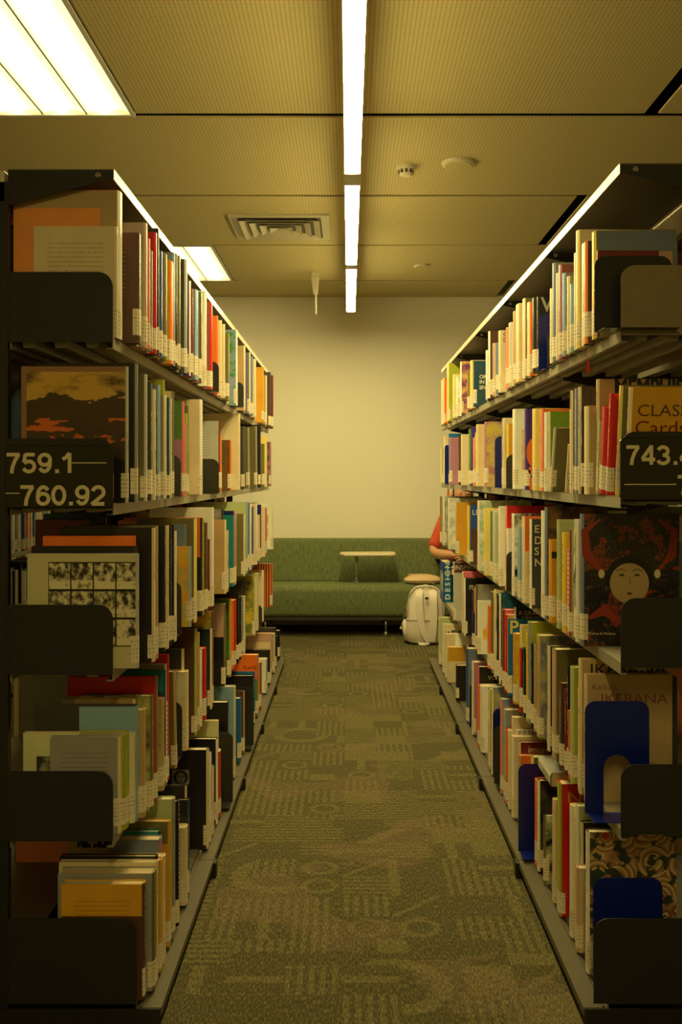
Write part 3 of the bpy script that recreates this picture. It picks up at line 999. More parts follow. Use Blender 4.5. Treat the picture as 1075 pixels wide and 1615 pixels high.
ROWS['R2'] = '''
1150 982 612 C MU c t3 w26 n9 p0 |yellow book titled CLASSIC Cards behind the 743.4 sign
1150 968 609 PY OL c t2.4 w26 n9 p6 kR
965 953 622 R R c t3 n9 p0
960 942 643 R R t5 n9 q0 |leaning crimson red book on right second shelf
950 938 664 LN G t2.4 n9
1070 939 598 C TN c t2 w23 p0 |tall tan book titled MEMPHIS on right second shelf
941 919 640 C TN c t5 p0 q0
920 915 648 K K t2.4
938 911 610 C BR c t2 w18 p7 kDG
912 904 612 BG BG t4 q1 kC
905 897 616 C DR t3 q5
898 890 700 C C c t1.5 n16 p0
897 866 672 LG OL c t2 w14 n18 p0 q0 |grey book leaning at a steep angle on right second shelf
897 863 649 C YG c t2 w18 p4 kMU
864 857 650 W GY t3
862 850 645 S O c t4 p0
853 838 644 PY PY c t5 p0 q0
842 826 645 PU PU c t4 p0 q0 |purple book with bold orange shapes on right second shelf
828 807 645 W W c t5 p4 kO q0
EK 798 717 w9
808 798 668 Y MU c t3 p0
799 790 659 C C t6 q3 kK
EB 780 688 w8
790 763 665 M MU c t4 p3 kM
764 750 669 PY C c t5 p0
756 748 682 C C t7 q3 kT
749 745 690 S S t4
748 742 674 PU PU c t3 p0
743 738 676 G OL t7
739 726 685 C C c t7 p0 q0
727 722 688 BR BR t4
722 708 690 M M c t5 p0 q0
733 707 684 DB DB c t2 w16 p0
EB 701 702 w5
706 699 688 C C c t4 p0
701 694 708 C TN c t6 p4 kDG
'''
ROWS['R3'] = '''
1080 913 811 BG K c t3.4 w25 mornate |dark ornate book with a painted face on right third shelf
913 903 820 W W t5 q3 kK
905 896 836 RB TN t2
903 893 867 P P t4 q8 kW
894 885 841 Y Y t4
906 877 820 LN LN c t2.4 p0
885 878 860 DR P t2
880 864 852 MU MU c t3.4 p0 q0 |mustard book with a black square on right third shelf
912 858 800 BG DR c t2.4 w19 p3 kK
860 852 806 W W t4 q0
855 834 819 W DG c t2.4 p0 |dark grey book lettered E D S N on right third shelf
836 822 815 C O c t4 p9 kC q0
823 815 832 LB LB t4
816 806 810 W K c t4 p3 kW
EK 798 870 w8
806 797 834 W W c t4 p0
850 796 798 S R c t2 w18 p0
798 785 799 W W c t4 p4 kG
786 777 808 LG LN t7 q0
778 772 806 G W t5
781 773 840 R W c t2 p0
772 762 802 PY PY c t5 p6 kR
764 752 790 W W c t5 p3 kLN
760 740 797 B B c t3 p9 kBR |blue and brown book lettered LE on right third shelf
742 736 798 Y Y t5 q0
738 718 793 MU MU c t6 p0 q0 |wide plain mustard book on right third shelf
720 706 786 W W c t6 p3 kLG
708 698 783 W LG c t6 p3 kGY
699 693 783 OL TN t6
'''
ROWS['R4'] = '''
EB 922 1106 w15.8 arch
1053 920 1064 C TN c t2 w22 p0 |pale book titled IKEBANA behind the blue bookend on right fourth shelf
1050 911 1040 C TN c t2.4 w23.5 p0 |second, taller book titled IKEBANA behind the first one
922 910 1087 C DG c t2.4 p3 kPB
912 898 1053 LN YG c t3 p0 q0
900 895 1122 O O t2
896 893 1052 K K t2
893 889 1088 DR DR t2.4
893 881 1078 BR BR c t3 p3 kK
910 869 1025 PB OL c t5 w20 p0 q0
872 862 1019 C DG c t3 w20 p0
863 845 1003 TN TN c t5 w19 p3 kBG |wide book with a painting of angels on right fourth shelf
846 841 1017 TN TN t2
841 836 1017 K K t3
862 831 982 GY YG c t4 w18 p0
837 829 1000 Y C c t2 p9 kY
832 824 1023 K K c t3 p0
825 818 1024 R K c t3 p9 kK
830 819 986 C C c t2 p3 kMU
819 808 1000 MU MU c t4 p3 kO
860 800 977 DB DB c t2 w20 p0 q0 |bright blue book with a large letter P on right fourth shelf
855 810 958 C K c t2 w20 p0 |black book titled A GRAMMAR OF ORNAMENT on right fourth shelf
803 795 970 R P c t4 p3 kO
798 791 962 DR P t4 q8 kS
808 786 936 C DN c t3 w18 p3 kT
788 781 938 K K t5 q3 kW
783 778 931 C C t4
780 773 934 OL TN t5 q3 kDG
774 768 956 O O t4
770 752 948 W W c t3 p4 kO
772 750 923 BR GY c t3 w16 p0
752 748 926 TN BR t5
750 744 930 NV MU c t3 p9 kNV
748 731 912 W K c t4 p6 kGY
756 728 902 C P c t4 w17 p0
730 714 887 LG LG c t3 p5 kBR |pale grey book titled INSPIRATION beside the DESIGN spine
SPINE 699 714 887 DB DB t5.5 |blue book spine reading DESIGN at the far end of right bookcase
'''
ROWS['R5'] = '''
EB 935 1385 w17
1062 922 1313 W BR c t3 w22 mcoils |book covered in coiled painted shapes behind the blue bookend
920 906 1370 PB PB t3 w10 q3 kP
930 914 1298 C K c t2 p0
960 905 1272 W LN c t3 w18 p6 kS
908 897 1272 W PY c t3 p0 q0
940 877 1228 YG R c t5 w20 p0 q0 |red book with NEW on its cover on right bottom shelf
879 870 1262 C C t2.4 q0
874 856 1287 OL K c t2 w12 p3 kC
880 846 1232 W BR c t3 w16 p3 kK
848 842 1232 O O t4 q0
EB 817 1205 w11
845 836 1195 PY OL t4
840 817 1192 TN O c t2.4 p0
868 817 1171 C DR c t2.4 w18 p0 |dark red book titled image on right bottom shelf
830 806 1162 W C c t3 p0 q0
845 812 1152 C LG c t3 w16 p7 kGY
838 806 1132 C C c t3 w16 p9 kP
806 800 1153 C C t3
802 796 1151 O R c t3 p0 q0
840 793 1120 LB GY c t4 w17 p0 q0
820 788 1103 S LB c t3 w16 p3 kP
EK 779 1145 w9
EB 777 1118 w10
800 774 1084 PY LB c t3 w17 p3 kTN
775 769 1088 C BR t5 q3 kBR
770 756 1083 W W c t6 p0 q3 kS
758 753 1082 O O t4
800 752 1052 P K c t4 w18 p0 |black book with pink spine on right bottom shelf
754 743 1045 W M c t6 p9 kM
EK 740 1080 w6
748 734 1016 B BG c t6 p0 q0 |tall plain blue book on right bottom shelf
736 718 1050 K K c t5 w10 p0
727 704 1021 C MU c t6 w14 p9 kC
735 716 1000 C W c t3 p4 kGY
708 701 1000 C C c t4 p0
710 697 985 W C c t5 w18 p6
703 691 974 C LN c t5 w20 p0
'''
XN = {'L1': .515, 'L2': .515, 'L3': .475, 'L4': .497, 'L5': .468, 'R1': .612, 'R2': .612, 'R3': .600, 'R4': .600, 'R5': .592}
rng = random.Random(11)
ORD = ['zeroth', 'first', 'second', 'third', 'fourth', 'fifth', 'sixth', 'seventh', 'eighth', 'ninth', 'tenth', 'eleventh', 'twelfth', 'thirteenth', 'fourteenth', 'fifteenth', 'sixteenth', 'seventeenth', 'eighteenth', 'nineteenth']
TENS = {20: ('twentieth', 'twenty'), 30: ('thirtieth', 'thirty'), 40: ('fortieth', 'forty')}
def ordinal(n):
    if n < 20: return ORD[n]
    b = n // 10 * 10
    return TENS[b][0] if n == b else TENS[b][1] + '-' + ORD[n - b]
SHELF_WORD = ['top', 'second', 'third', 'fourth', 'bottom']

class BookMesh:
    """cover boards and page block of books; faces carry colours and print pattern"""
    def __init__(s):
        s.v, s.f, s.mi, s.col, s.ink, s.pat, s.uv, s.uvm = [], [], [], [], [], [], [], []
    def face(s, idx, mi, col, ink, pat, uv=None, uvm=None):
        s.f.append(idx); s.mi.append(mi); s.col.append(col); s.ink.append(ink); s.pat.append(pat)
        s.uv += uv or [(0, 0)] * len(idx); s.uvm += uvm or [(0, 0)] * len(idx)
    def build(s, name, mats):
        me = bpy.data.meshes.new(name)
        me.from_pydata(s.v, [], s.f)
        for m in mats: me.materials.append(M[m] if isinstance(m, str) else m)
        me.polygons.foreach_set('material_index', s.mi)
        for nm, dat in (('Col', s.col), ('Ink', s.ink)):
            a = me.attributes.new(nm, 'FLOAT_COLOR', 'FACE'); a.data.foreach_set('color', [q for c in dat for q in c])
        a = me.attributes.new('Pat', 'FLOAT', 'FACE'); a.data.foreach_set('value', [float(q) for q in s.pat])
        for nm, dat in (('uv', s.uv), ('uvm', s.uvm)):
            a = me.attributes.new(nm, 'FLOAT2', 'CORNER'); a.data.foreach_set('vector', [q for c in dat for q in c])
        me.update()
        return me
def add_cover(bm, s, w, t, h, sc, cc, sink, cink, pat, spat, cmi=0, off=(0, 0, 0), rot=None):
    """s: +1 depth runs to +x (right bookcase), -1 to -x. Spine face at x=0, near board at y=0"""
    b = 0.0022 if t > 0.012 else 0.0014
    r = min(0.005, t * 0.3)
    prof = [(w, 0), (r, 0), (0, t * 0.25), (0, t * 0.75), (r, t), (w, t), (w, t - b), (b + 0.0015, t - b), (b + 0.0015, b), (w, b)]
    n = len(prof); base = len(bm.v)
    for z in (0, h):
        for x, y in prof:
            p = Vector((s * x, y, z))
            if rot: p = rot @ p
            bm.v.append((p[0] + off[0], p[1] + off[1], p[2] + off[2]))
    flip = s < 0
    def q(i, j): # outward quad between profile points i and j
        a = [base + i, base + j, base + n + j, base + n + i]
        return a
    for i in range(n):
        j = (i + 1) % n
        idx = q(i, j)
        x0, y0 = prof[i]; x1, y1 = prof[j]
        col, ink, p, mi = cc, cink, 0, 0
        uv = uvm = None
        if i == 0 or i == 4:
            p = pat; mi = cmi
            ua, ub = ((x0 / w, x1 / w) if s > 0 else (1 - x0 / w, 1 - x1 / w))
            uv = [(ua, 0), (ub, 0), (ub, 1), (ua, 1)]
            uvm = [(ua * w, 0), (ub * w, 0), (ub * w, h), (ua * w, h)]
        elif i in (1, 2, 3):
            col, ink, p = sc, sink, spat if i == 2 else 0
            uv = [(0, 0), (1, 0), (1, 1), (0, 1)]
            uvm = [(0, 0), (t, 0), (t, h), (0, h)]
        if not flip:   # clockwise in plan for +x depth: reverse
            idx = idx[::-1]; uv = uv[::-1] if uv else None; uvm = uvm[::-1] if uvm else None
        bm.face(tuple(idx), mi, col, ink, p, uv, uvm)
    for z, up in ((0, False), (1, True)):
        for quad in ((0, 1, 8, 9), (1, 2, 3, 4), (1, 4, 7, 8), (4, 5, 6, 7)):
            idx = [base + z * n + k for k in quad]
            bm.face(tuple(idx if up == flip else idx[::-1]), 0, cc, cink, 0)
def add_pages(bm, s, w, t, h, mi=0, off=(0, 0, 0), rot=None):
    b = 0.0022 if t > 0.012 else 0.0014
    x0, x1, y0, y1, z0, z1 = b + 0.0015, w - 0.004, b, t - b, 0.003, h - 0.003
    base = len(bm.v)
    for z in (z0, z1):
        for x, y in ((x0, y0), (x1, y0), (x1, y1), (x0, y1)):
            p = Vector((s * x, y, z))
            if rot: p = rot @ p
            bm.v.append((p[0] + off[0], p[1] + off[1], p[2] + off[2]))
    c = pc('C')
    for q in ((0, 3, 2, 1), (4, 5, 6, 7), (0, 1, 5, 4), (1, 2, 6, 5), (2, 3, 7, 6), (3, 0, 4, 7)):
        idx = tuple(base + i for i in (q if s > 0 else q[::-1]))
        bm.face(idx, mi, c, c, 0)
def add_label(bm, s, t, h, mi=0, off=(0, 0, 0), rot=None):
    e = 0.0005; r = min(0.005, t * 0.3)
    z0 = rng.uniform(0.008, 0.02); z1 = min(z0 + rng.uniform(0.052, 0.068), h * 0.42)
    prof = [(r + 0.010, -e), (r - e * 0.4, -e), (-e, t * 0.25 - e * 0.4), (-e, t * 0.75 + e * 0.4), (r - e * 0.4, t + e), (r + 0.010, t + e)]
    base = len(bm.v); n = len(prof); c = pc('W')
    for z in (z0, z1):
        for x, y in prof:
            p = Vector((s * x, y, z))
            if rot: p = rot @ p
            bm.v.append((p[0] + off[0], p[1] + off[1], p[2] + off[2]))
    run = 0
    for i in range(n - 1):
        L = math.dist(prof[i], prof[i + 1])
        idx = [base + i, base + i + 1, base + n + i + 1, base + n + i]
        uvm = [(run, 0), (run + L, 0), (run + L, z1 - z0), (run, z1 - z0)]
        run += L
        if s > 0: idx = idx[::-1]; uvm = uvm[::-1]
        bm.face(tuple(idx), mi, c, c, 0, None, uvm)
def contrast(k):
    a = PAL[k][0]
    return 'C' if sum(a) < 380 else rng.choice(['DG', 'K', 'BR', 'DT'])

STUFF = BookMesh()          # the many small or half hidden books, in one mesh
PLACED = []                 # books with an object of their own
BOOKENDS = []
def stuff_book(side, X, y, t, h, w, z, sc, cc, label=True):
    s = SIDE[side]['s'] if isinstance(side, str) else side
    off = (s * X, y, z)
    add_cover(STUFF, s, w, t, h, pc(sc), pc(cc), pc(contrast(sc)), pc(contrast(cc)), rng.choice([0, 2, 4, 6]), 1, 0, off)
    add_pages(STUFF, s, w, t, h, 1, off)
    if label: add_label(STUFF, s, t, h, 2, off)
FILL = ['C', 'W', 'TN', 'C', 'GY', 'OL', 'BR', 'DG', 'K', 'R', 'B', 'BG', 'LB', 'MU', 'DT', 'PB', 'LG', 'DR', 'S', 'G']

for rk, txt in ROWS.items():
    side, k = rk[0], int(rk[1]) - 1
    d = SIDE[side]; s = d['s']; hz = H(side, k); xn = XN[rk]
    ycur = Y0 + 0.012
    pX, pY, pTop = None, None, None
    seen = 0; plean = 0
    for ln in txt.strip().split('\n'):
        lab = None
        if '|' in ln: ln, lab = ln.split('|')
        w_ = ln.split()
        if w_[-1] == 'bookend_near':
            a, top = float(w_[1]), float(w_[2])
            y = ycur + 0.03
            BOOKENDS.append(dict(side=side, k=k, X=abs(a - VX) * y / F, y=y, h=px2z(top, y) - hz, w=0.185, mat='gloss_black', arch=0, row=rk))
            ycur = y + 0.006
            continue
        if w_[0][0] == 'E' and len(w_[0]) == 2:
            a, top = float(w_[1]), float(w_[2])
            o = {q[0]: q[1:] for q in w_[3:]}
            y = max(ycur, F * (xn + 0.015) / abs(VX - a))
            y = min(y, ycur + 0.10)
            X = abs(VX - a) * y / F
            BOOKENDS.append(dict(side=side, k=k, X=X, y=y, h=max(0.12, px2z(top, y) - hz), w=float(o.get('w', 12)) / 100, mat='blue_enamel' if w_[0] == 'EB' else 'dark_enamel', arch='a' in o, row=rk))
            ycur = y + 0.005
            continue
        turned = w_[0] == 'SPINE'
        if turned: w_ = w_[1:]
        i, a, top = float(w_[0]), float(w_[1]), float(w_[2])
        sc, cc = w_[3], w_[4]
        o = {}
        for q in w_[5:]:
            if q[0] == 'm': o['m'] = q[1:]
            elif q[0] == 'k': o.setdefault('k', []).append(q[1:])
            else: o[q[0]] = q[1:] if len(q) > 1 else True
        seen += 1
        if turned:      # spine faces the camera: the book stands crosswise at the end of the row
            y = YE - 0.30
            PLACED.append(dict(side=side, k=k, rk=rk, X=abs(i - VX) * y / F, y=y, t=float(o['t']) / 100, h=px2z(top, y) - hz, w=0.24, sc=sc, cc=cc, o=o, lab=lab, no=seen, area=9999, turned=True))
            continue
        tt = float(o['t']) / 100 if 't' in o else 0.03
        dpx = abs(VX - a)
        yf = F * xn / dpx                   # far edge of the spine if it stood on the usual spine line
        yn = yf - tt
        if yn < ycur:
            yn = ycur
        gap = yn - ycur
        lean = float(o.get('n', 0))
        if lean > 0:
            hh = px2z(top, yn) - hz
            if not plean: yn = max(yn, ycur + hh * math.sin(math.radians(lean)) + 0.004)
            else: yn = max(yn, ycur)
            tt_ = tt / math.cos(math.radians(lean))
        else: tt_ = tt
        gap = yn - ycur if not lean else 0
        X = dpx * (yn + tt) / F
        X = min(max(X, xn - 0.055), xn + 0.13)
        # fill the hidden stretch with books set back behind the one before
        if gap > 0.016 and pX is not None:
            yy = ycur
            while yn - yy > 0.012:
                ft = min(rng.uniform(0.012, 0.038), yn - yy - 0.001)
                if ft < 0.008: break
                fX = max(pX * (yy + ft) / pY + 0.004, xn - 0.01) + rng.uniform(0, 0.012)
                ztop = EYE + (VY - pTop) * (yy if pTop > VY else yy + ft) / F
                fh = min(ztop - 0.006 - hz, rng.uniform(0.22, 0.33))
                if fh > 0.13 and fX < d['centre'] - 0.12:
                    fw = min(d['centre'] - 0.03 - fX, fh * rng.uniform(0.7, 0.85))
                    stuff_book(side, fX, yy, ft, fh, fw, hz, rng.choice(FILL), rng.choice(FILL))
                yy += ft + 0.001
        h = px2z(top, yn) - hz
        h = min(max(h, 0.12), 0.372 if k else 0.36)
        lim = d['centre'] - 0.024 - X
        w = float(o['w']) / 100 if 'w' in o else h * rng.uniform(0.70, 0.84)
        w = max(0.06, min(w, lim))
        vis = abs(a - i) if 'c' not in o else min(abs(a - i), 40)
        PLACED.append(dict(side=side, k=k, rk=rk, X=X, y=yn, t=tt, h=h, w=w, sc=sc, cc=cc, o=o, lab=lab, no=seen, area=(1e6 if lab else 0) + vis * h * F / yn, turned=False, lean=lean))
        extra = h * math.sin(math.radians(abs(lean))) if lean else 0
        ycur = yn + tt_ + 0.0012
        plean = lean
        pX, pY, pTop = X, yn + tt, top
keep = set(id(p) for p in sorted(PLACED, key=lambda p: -p['area'])[:300])
BOOK = {}
size_word = lambda h: 'tall ' if h > 0.30 else ('small ' if h < 0.20 else '')
for p in PLACED:
    d = SIDE[p['side']]; s = d['s']; o = p['o']; hz = H(p['side'], p['k'])
    cov = 'c' in o
    inks = o.get('k', [])
    cink = inks[0] if inks else contrast(p['cc'])
    sink = inks[-1] if inks and 'q' in o else contrast(p['sc'])
    pat = int(o['p']) if 'p' in o else rng.choice([0, 2, 4, 6, 0])
    spat = int(o['q']) if 'q' in o else 1
    rot = None
    if p.get('lean'): rot = Matrix.Rotation(math.radians(p['lean']), 3, 'X')
    X, y = p['X'], p['y']
    loc = (s * X, y, hz + 0.0004)
    if p.get('lean', 0) < 0: loc = (loc[0], loc[1], loc[2])
    if p.get('lean', 0) > 0: loc = (loc[0], loc[1], loc[2] + 0)
    if p['turned']:
        rot = None
    args = (s, p['w'], p['t'], p['h'], pc(p['sc']), pc(p['cc']), pc(sink), pc(cink), pat, spat)
    if p.get('lean'):   # leaning about its lower edge: keep it on the shelf
        lo = min((rot @ Vector((0, yy, zz))).z for yy in (0, p['t']) for zz in (0, p['h']))
        loc = (loc[0], loc[1], loc[2] - lo)
    if id(p) not in keep:
        add_cover(STUFF, *args, 0, loc, rot); add_pages(STUFF, s, p['w'], p['t'], p['h'], 1, loc, rot); add_label(STUFF, s, p['t'], p['h'], 2, loc, rot)
        continue
    bm = BookMesh()
    mats = ['cover']
    cmi = 0
    if 'm' in o: mats.append(o['m']); cmi = 1
    add_cover(bm, *args, cmi)
    ob = bpy.data.objects.new('book', bm.build('book', mats)); COL.objects.link(ob)
    ob.location = loc
    if rot: ob.rotation_euler = (math.radians(p['lean']), 0, 0)
    if p['turned']:
        ob.rotation_euler = (0, 0, math.pi / 2 if s > 0 else -math.pi / 2)
        ob.location = (s * X + (p['t'] if s > 0 else 0), y, hz + 0.0004)
    pg = BookMesh(); add_pages(pg, s, p['w'], p['t'], p['h'])
    po = bpy.data.objects.new('page_block', pg.build('page_block', ['pages'])); COL.objects.link(po); po.parent = ob
    if not p['turned']:
        lb = BookMesh(); add_label(lb, s, p['t'], p['h'])
        lo_ = bpy.data.objects.new('spine_label', lb.build('spine_label', ['label'])); COL.objects.link(lo_); lo_.parent = ob
    kc = p['cc'] if cov else p['sc']
    lab = p['lab'].strip() if p['lab'] else '%s%s book, %s from the near end on the %s %s shelf' % (size_word(p['h']), PAL[kc][1], ordinal(p['no']), 'left' if s < 0 else 'right', SHELF_WORD[p['k']])
    tag(ob, lab, 'book', 'books on the %s bookcase, %s shelf' % ('left' if s < 0 else 'right', SHELF_WORD[p['k']]))
    BOOK[(p['rk'], p['no'])] = (ob, p)

# books on the far sides of both bookcases, and in the next bookcase to the left
for side in 'LR':
    d = SIDE[side]; s = d['s']; c = d['centre']
    for k in range(5):
        y = Y0 + 0.02
        if side == 'L' and k == 2: y = 3.45
        elif k > 1: y = 3.25
        while y < YE - 0.04:
            t_ = rng.uniform(0.014, 0.045); h_ = rng.uniform(0.22, 0.34)
            X_ = 2 * c - d['front'] + rng.uniform(-0.03, 0.01)
            w_ = min(X_ - c - 0.03, h_ * 0.8)
            off = (s * X_, y, H(side, k))
            add_cover(STUFF, -s, w_, t_, h_, *(lambda a, b: (pc(a), pc(b), pc(contrast(a)), pc(contrast(b))))(rng.choice(FILL), rng.choice(FILL)), 0, 1, 0, off)
            add_pages(STUFF, -s, w_, t_, h_, 1, off)
            y += t_ + 0.0015
            if rng.random() < 0.04: y += 0.06
nb = empty('bookcase', (-2.22, 4.6, 0))
for hz in (0.06, 0.47, 0.85, 1.25, 1.64):
    MB().quadbox(-0.25, 0.25, 0, 2.3, hz - 0.028, hz).build('shelf', 'shelf_paint', nb)
    y = 4.62
    while y < 6.85:
        t_ = rng.uniform(0.014, 0.04); h_ = rng.uniform(0.24, 0.31)
        cA = rng.choice(['W', 'C', 'B', 'LB', 'C', 'K', 'W', 'PU', 'G', 'O'])
        off = (-1.98 + rng.uniform(-.01, .01), y, hz)
        add_cover(STUFF, -1, 0.2, t_, h_, pc(cA), pc(cA), pc(contrast(cA)), pc(contrast(cA)), 0, 1, 0, off)
        add_pages(STUFF, -1, 0.2, t_, h_, 1, off); add_label(STUFF, -1, t_, h_, 2, off)
        y += t_ + 0.0015
for y in (0.0, 0.92, 1.84, 2.29):
    MB().quadbox(-0.02, 0.02, y - 0.01, y + 0.01, 0, 2.0).build('upright', 'black_metal', nb)
MB().quadbox(-0.27, 0.27, 0, 2.3, 2.0, 2.02).build('canopy', 'canopy_dark', nb)
tag(nb, 'far bookcase in the next aisle, seen through the left shelves', 'bookcase')
so = bpy.data.objects.new('packed_books', STUFF.build('packed_books', ['cover', 'pages', 'label'])); COL.objects.link(so)
tag(so, 'remaining small and half hidden books packed on the shelves', 'books', None, 'stuff')

# bookends
cnt = {}
for b in BOOKENDS:
    d = SIDE[b['side']]; s = d['s']; hz = H(b['side'], b['k'])
    w, h = b['w'], b['h']
    w = min(w, d['centre'] - 0.03 - b['X'])
    e = empty('bookend', (s * b['X'], b['y'], hz + 0.0005))
    a0, a1 = sorted((0, s * w))
    pts = rounded(a0, a1, 0, h, min(0.026, w * 0.3), 'tl tr', 6)
    if b['arch']:      # tongue cut out of the middle
        cx = (a0 + a1) / 2; rr = w * 0.21; hh = h * 0.52
        arch = [(a0, 0), (cx - rr, 0)] + [(cx + rr * math.cos(math.pi - math.pi * q / 10), hh - rr + rr * math.sin(math.pi * q / 10)) for q in range(11)] + [(cx + rr, 0), (a1, 0)]
        pts = arch + [p for p in pts if p[1] > 0.0001]
    MB().prism(pts, 'y', 0, 0.0018).build('plate', b['mat'], e)
    MB().quadbox(a0 + 0.004, a1 - 0.004, -0.075, 0.0, 0, 0.0016).build('foot', b['mat'], e)
    nm = {'blue_enamel': 'blue', 'dark_enamel': 'dark grey', 'gloss_black': 'glossy black'}[b['mat']]
    key = (b['row'], nm); cnt[key] = cnt.get(key, 0) + 1
    same = sum(1 for q in BOOKENDS if (q['row'], q['mat']) == (b['row'], b['mat']))
    tag(e, '%s metal bookend%s on the %s %s shelf' % (nm, (', %s from the near end,' % ordinal(cnt[key])) if same > 1 else '', 'left' if s < 0 else 'right', SHELF_WORD[b['k']]), 'bookend', 'metal bookends')

# lettering and pictures printed on single books; u, v in metres from the lower left corner of the near board
def on_board(key, txt, px, py, size, ink, **kw):
    ob, p = BOOK[key]
    y = p['y']; 
    letters(txt, size, (px2x(px, y) - ob.location.x, -0.0004, px2z(py, y) - ob.location.z), ink, ob, depth=0.0005, **kw)
def find(rk, frag):
    for kk, (ob, p) in BOOK.items():
        if kk[0] == rk and frag in ob['label']: return kk
    raise KeyError(rk + frag)
on_board(find('R1', 'letter W'), 'W', 853, 491, 0.066, 'LG', bold=0.001)
kk = find('R1', 'dark blue book')
for tx, yy in (('ORIGAMI', 597), ('IN', 605), ('SPACE', 614)): on_board(kk, tx, 755.5, yy, 0.025, 'W', bold=0.0005)
on_board(find('R2', 'CLASSIC'), 'CLASSIC', 998, 656, 0.040, 'BR', squeeze=1.1)
on_board(find('R2', 'CLASSIC'), 'Cards', 995, 684, 0.046, 'DR', squeeze=1.12)
on_board(find('R2', 'MEMPHIS'), 'MEMPHIS', 968, 624, 0.062, 'K', bold=0.0022, squeeze=0.72)
kk = find('R3', 'E D S N')
for tx, yy in (('E', 840), ('D', 858), ('S', 875), ('N', 893)): on_board(kk, tx, 842, yy, 0.036, 'C', bold=0.0005)
on_board(find('R3', 'painted face'), 'Thames & Hudson', 926, 1001, 0.0095, 'C')
kk = find('R4', 'pale book titled')
on_board(kk, 'IKEBANA', 946, 1109, 0.035, 'RB', squeeze=1.2); on_board(kk, "Keiko's", 933, 1088, 0.022, 'RB')
on_board(kk, 'KEIKO', 1008, 1208, 0.014, 'BR')
on_board(find('R4', 'second, taller'), 'IKEBANA', 929, 1064, 0.041, 'K', squeeze=1.2)
on_board(find('R4', 'letter P'), 'P', 802.5, 999, 0.070, 'PY', bold=0.001)
on_board(find('R4', 'INSPIRATION'), 'INSPIRATION', 716, 898.5, 0.036, 'W')
on_board(find('R5', 'NEW'), 'NEW', 893, 1266, 0.045, 'MU', squeeze=1.3)
for rk, fr_, tx, px, py, sz, ink in (('R4', 'GRAMMAR', 'A GRAMMAR OF', 817, 970, 0.022, 'C'), ('R4', 'GRAMMAR', 'ORNAMENT', 822, 978, 0.022, 'C'), ('R5', 'titled image', 'image', 832, 1187, 0.032, 'C'), ('R5', 'pink spine', 'VOLUME', 769, 1072, 0.028, 'C'), ('R1', 'letters G', 'G', 793, 530, 0.024, 'DG'), ('R1', 'letters G', 'D', 793, 539, 0.024, 'DG'), ('R3', 'lettered LE', 'LE', 744, 812, 0.036, 'W'), ('L5', 'PLAYS', 'PLAYS', 383, 1056, 0.026, 'K')):
    on_board(find(rk, fr_), tx, px, py, sz, ink)
# DESIGN up the blue spine
ob, p = BOOK[find('R4', 'DESIGN at')]
letters('DESIGN', 0.046, (-0.0005, p['t'] * 0.22, 0.016), 'W', ob, rot=(math.pi / 2, -math.pi / 2, -math.pi / 2), bold=0.001, squeeze=1.1, depth=0.0005, space=1.55)
# purple book: bold orange shapes
ob, p = BOOK[find('R2', 'bold orange')]
W_, H_ = p['w'], p['h']
def ringmesh(cx, cz, rx, rz, ix, iz, seg=24):
    b = MB()
    for q in range(seg):
        a = 2 * math.pi * q / seg
        b.v += [(cx + rx * math.cos(a), 0.0, cz + rz * math.sin(a)), (cx + ix * math.cos(a), 0.0, cz + iz * math.sin(a))]
    for q in range(seg):
        r = (q + 1) % seg
        b.f.append((2 * q, 2 * r, 2 * r + 1, 2 * q + 1)); b.mi.append(0)
    return b
def ellmesh(cx, cz, rx, rz, seg=24):
    b = MB()
    b.v = [(cx + rx * math.cos(2 * math.pi * q / seg), 0.0, cz + rz * math.sin(2 * math.pi * q / seg)) for q in range(seg)]
    b.f = [tuple(range(seg))]; b.mi = [0]
    return b
def printed(b, ink, ob, e=0.0005):
    o = b.build('print', ink if not isinstance(ink, str) else inkmat(ink), ob); o.location = (0, -e, 0)
    return o
printed(ringmesh(0.035, H_ * 0.46, 0.034, 0.055, 0.014, 0.036), 'O', ob)
printed(ellmesh(0.035, H_ * 0.24, 0.028, 0.020), 'O', ob)
printed(MB().quadbox(0.012, 0.06, -0.0001, 0.0, 0.0, H_ * 0.15), 'O', ob)
# mustard book: black square
ob, p = BOOK[find('R3', 'black square')]
printed(MB().quadbox(0.004, 0.026, -0.0001, 0.0, p['h'] * 0.78, p['h'] * 0.86), 'K', ob)
# painted face on the ornate cover
ob, p = BOOK[find('R3', 'painted face')]
y = p['y']
def loc_(px, py): return px2x(px, y) - ob.location.x, px2z(py, y) - ob.location.z
def E(px, py, rx, ry, ink, e):
    cx, cz = loc_(px, py); printed(ellmesh(cx, cz, rx * y / F, ry * y / F, 28), ink, ob, e)
fan = MB()
for q in range(25):
    an = math.radians(-20 + 220 * q / 24)
    cx, cz = loc_(992, 905); r1 = 62 * y / F; r0 = 30 * y / F; dw = 0.0009
    n = len(fan.v)
    ca, sa = math.cos(an), math.sin(an)
    fan.v += [(cx + r0 * ca - dw * sa, 0, cz + r0 * sa + dw * ca), (cx + r0 * ca + dw * sa, 0, cz + r0 * sa - dw * ca), (cx + r1 * ca + dw * sa, 0, cz + r1 * sa - dw * ca), (cx + r1 * ca - dw * sa, 0, cz + r1 * sa + dw * ca)]
    fan.f.append((n, n + 1, n + 2, n + 3)); fan.mi.append(0)
printed(fan, 'BR', ob, 0.0004)
E(992, 910, 37, 33, 'K', 0.0006)
E(992, 920, 31, 32, 'TN', 0.0008)
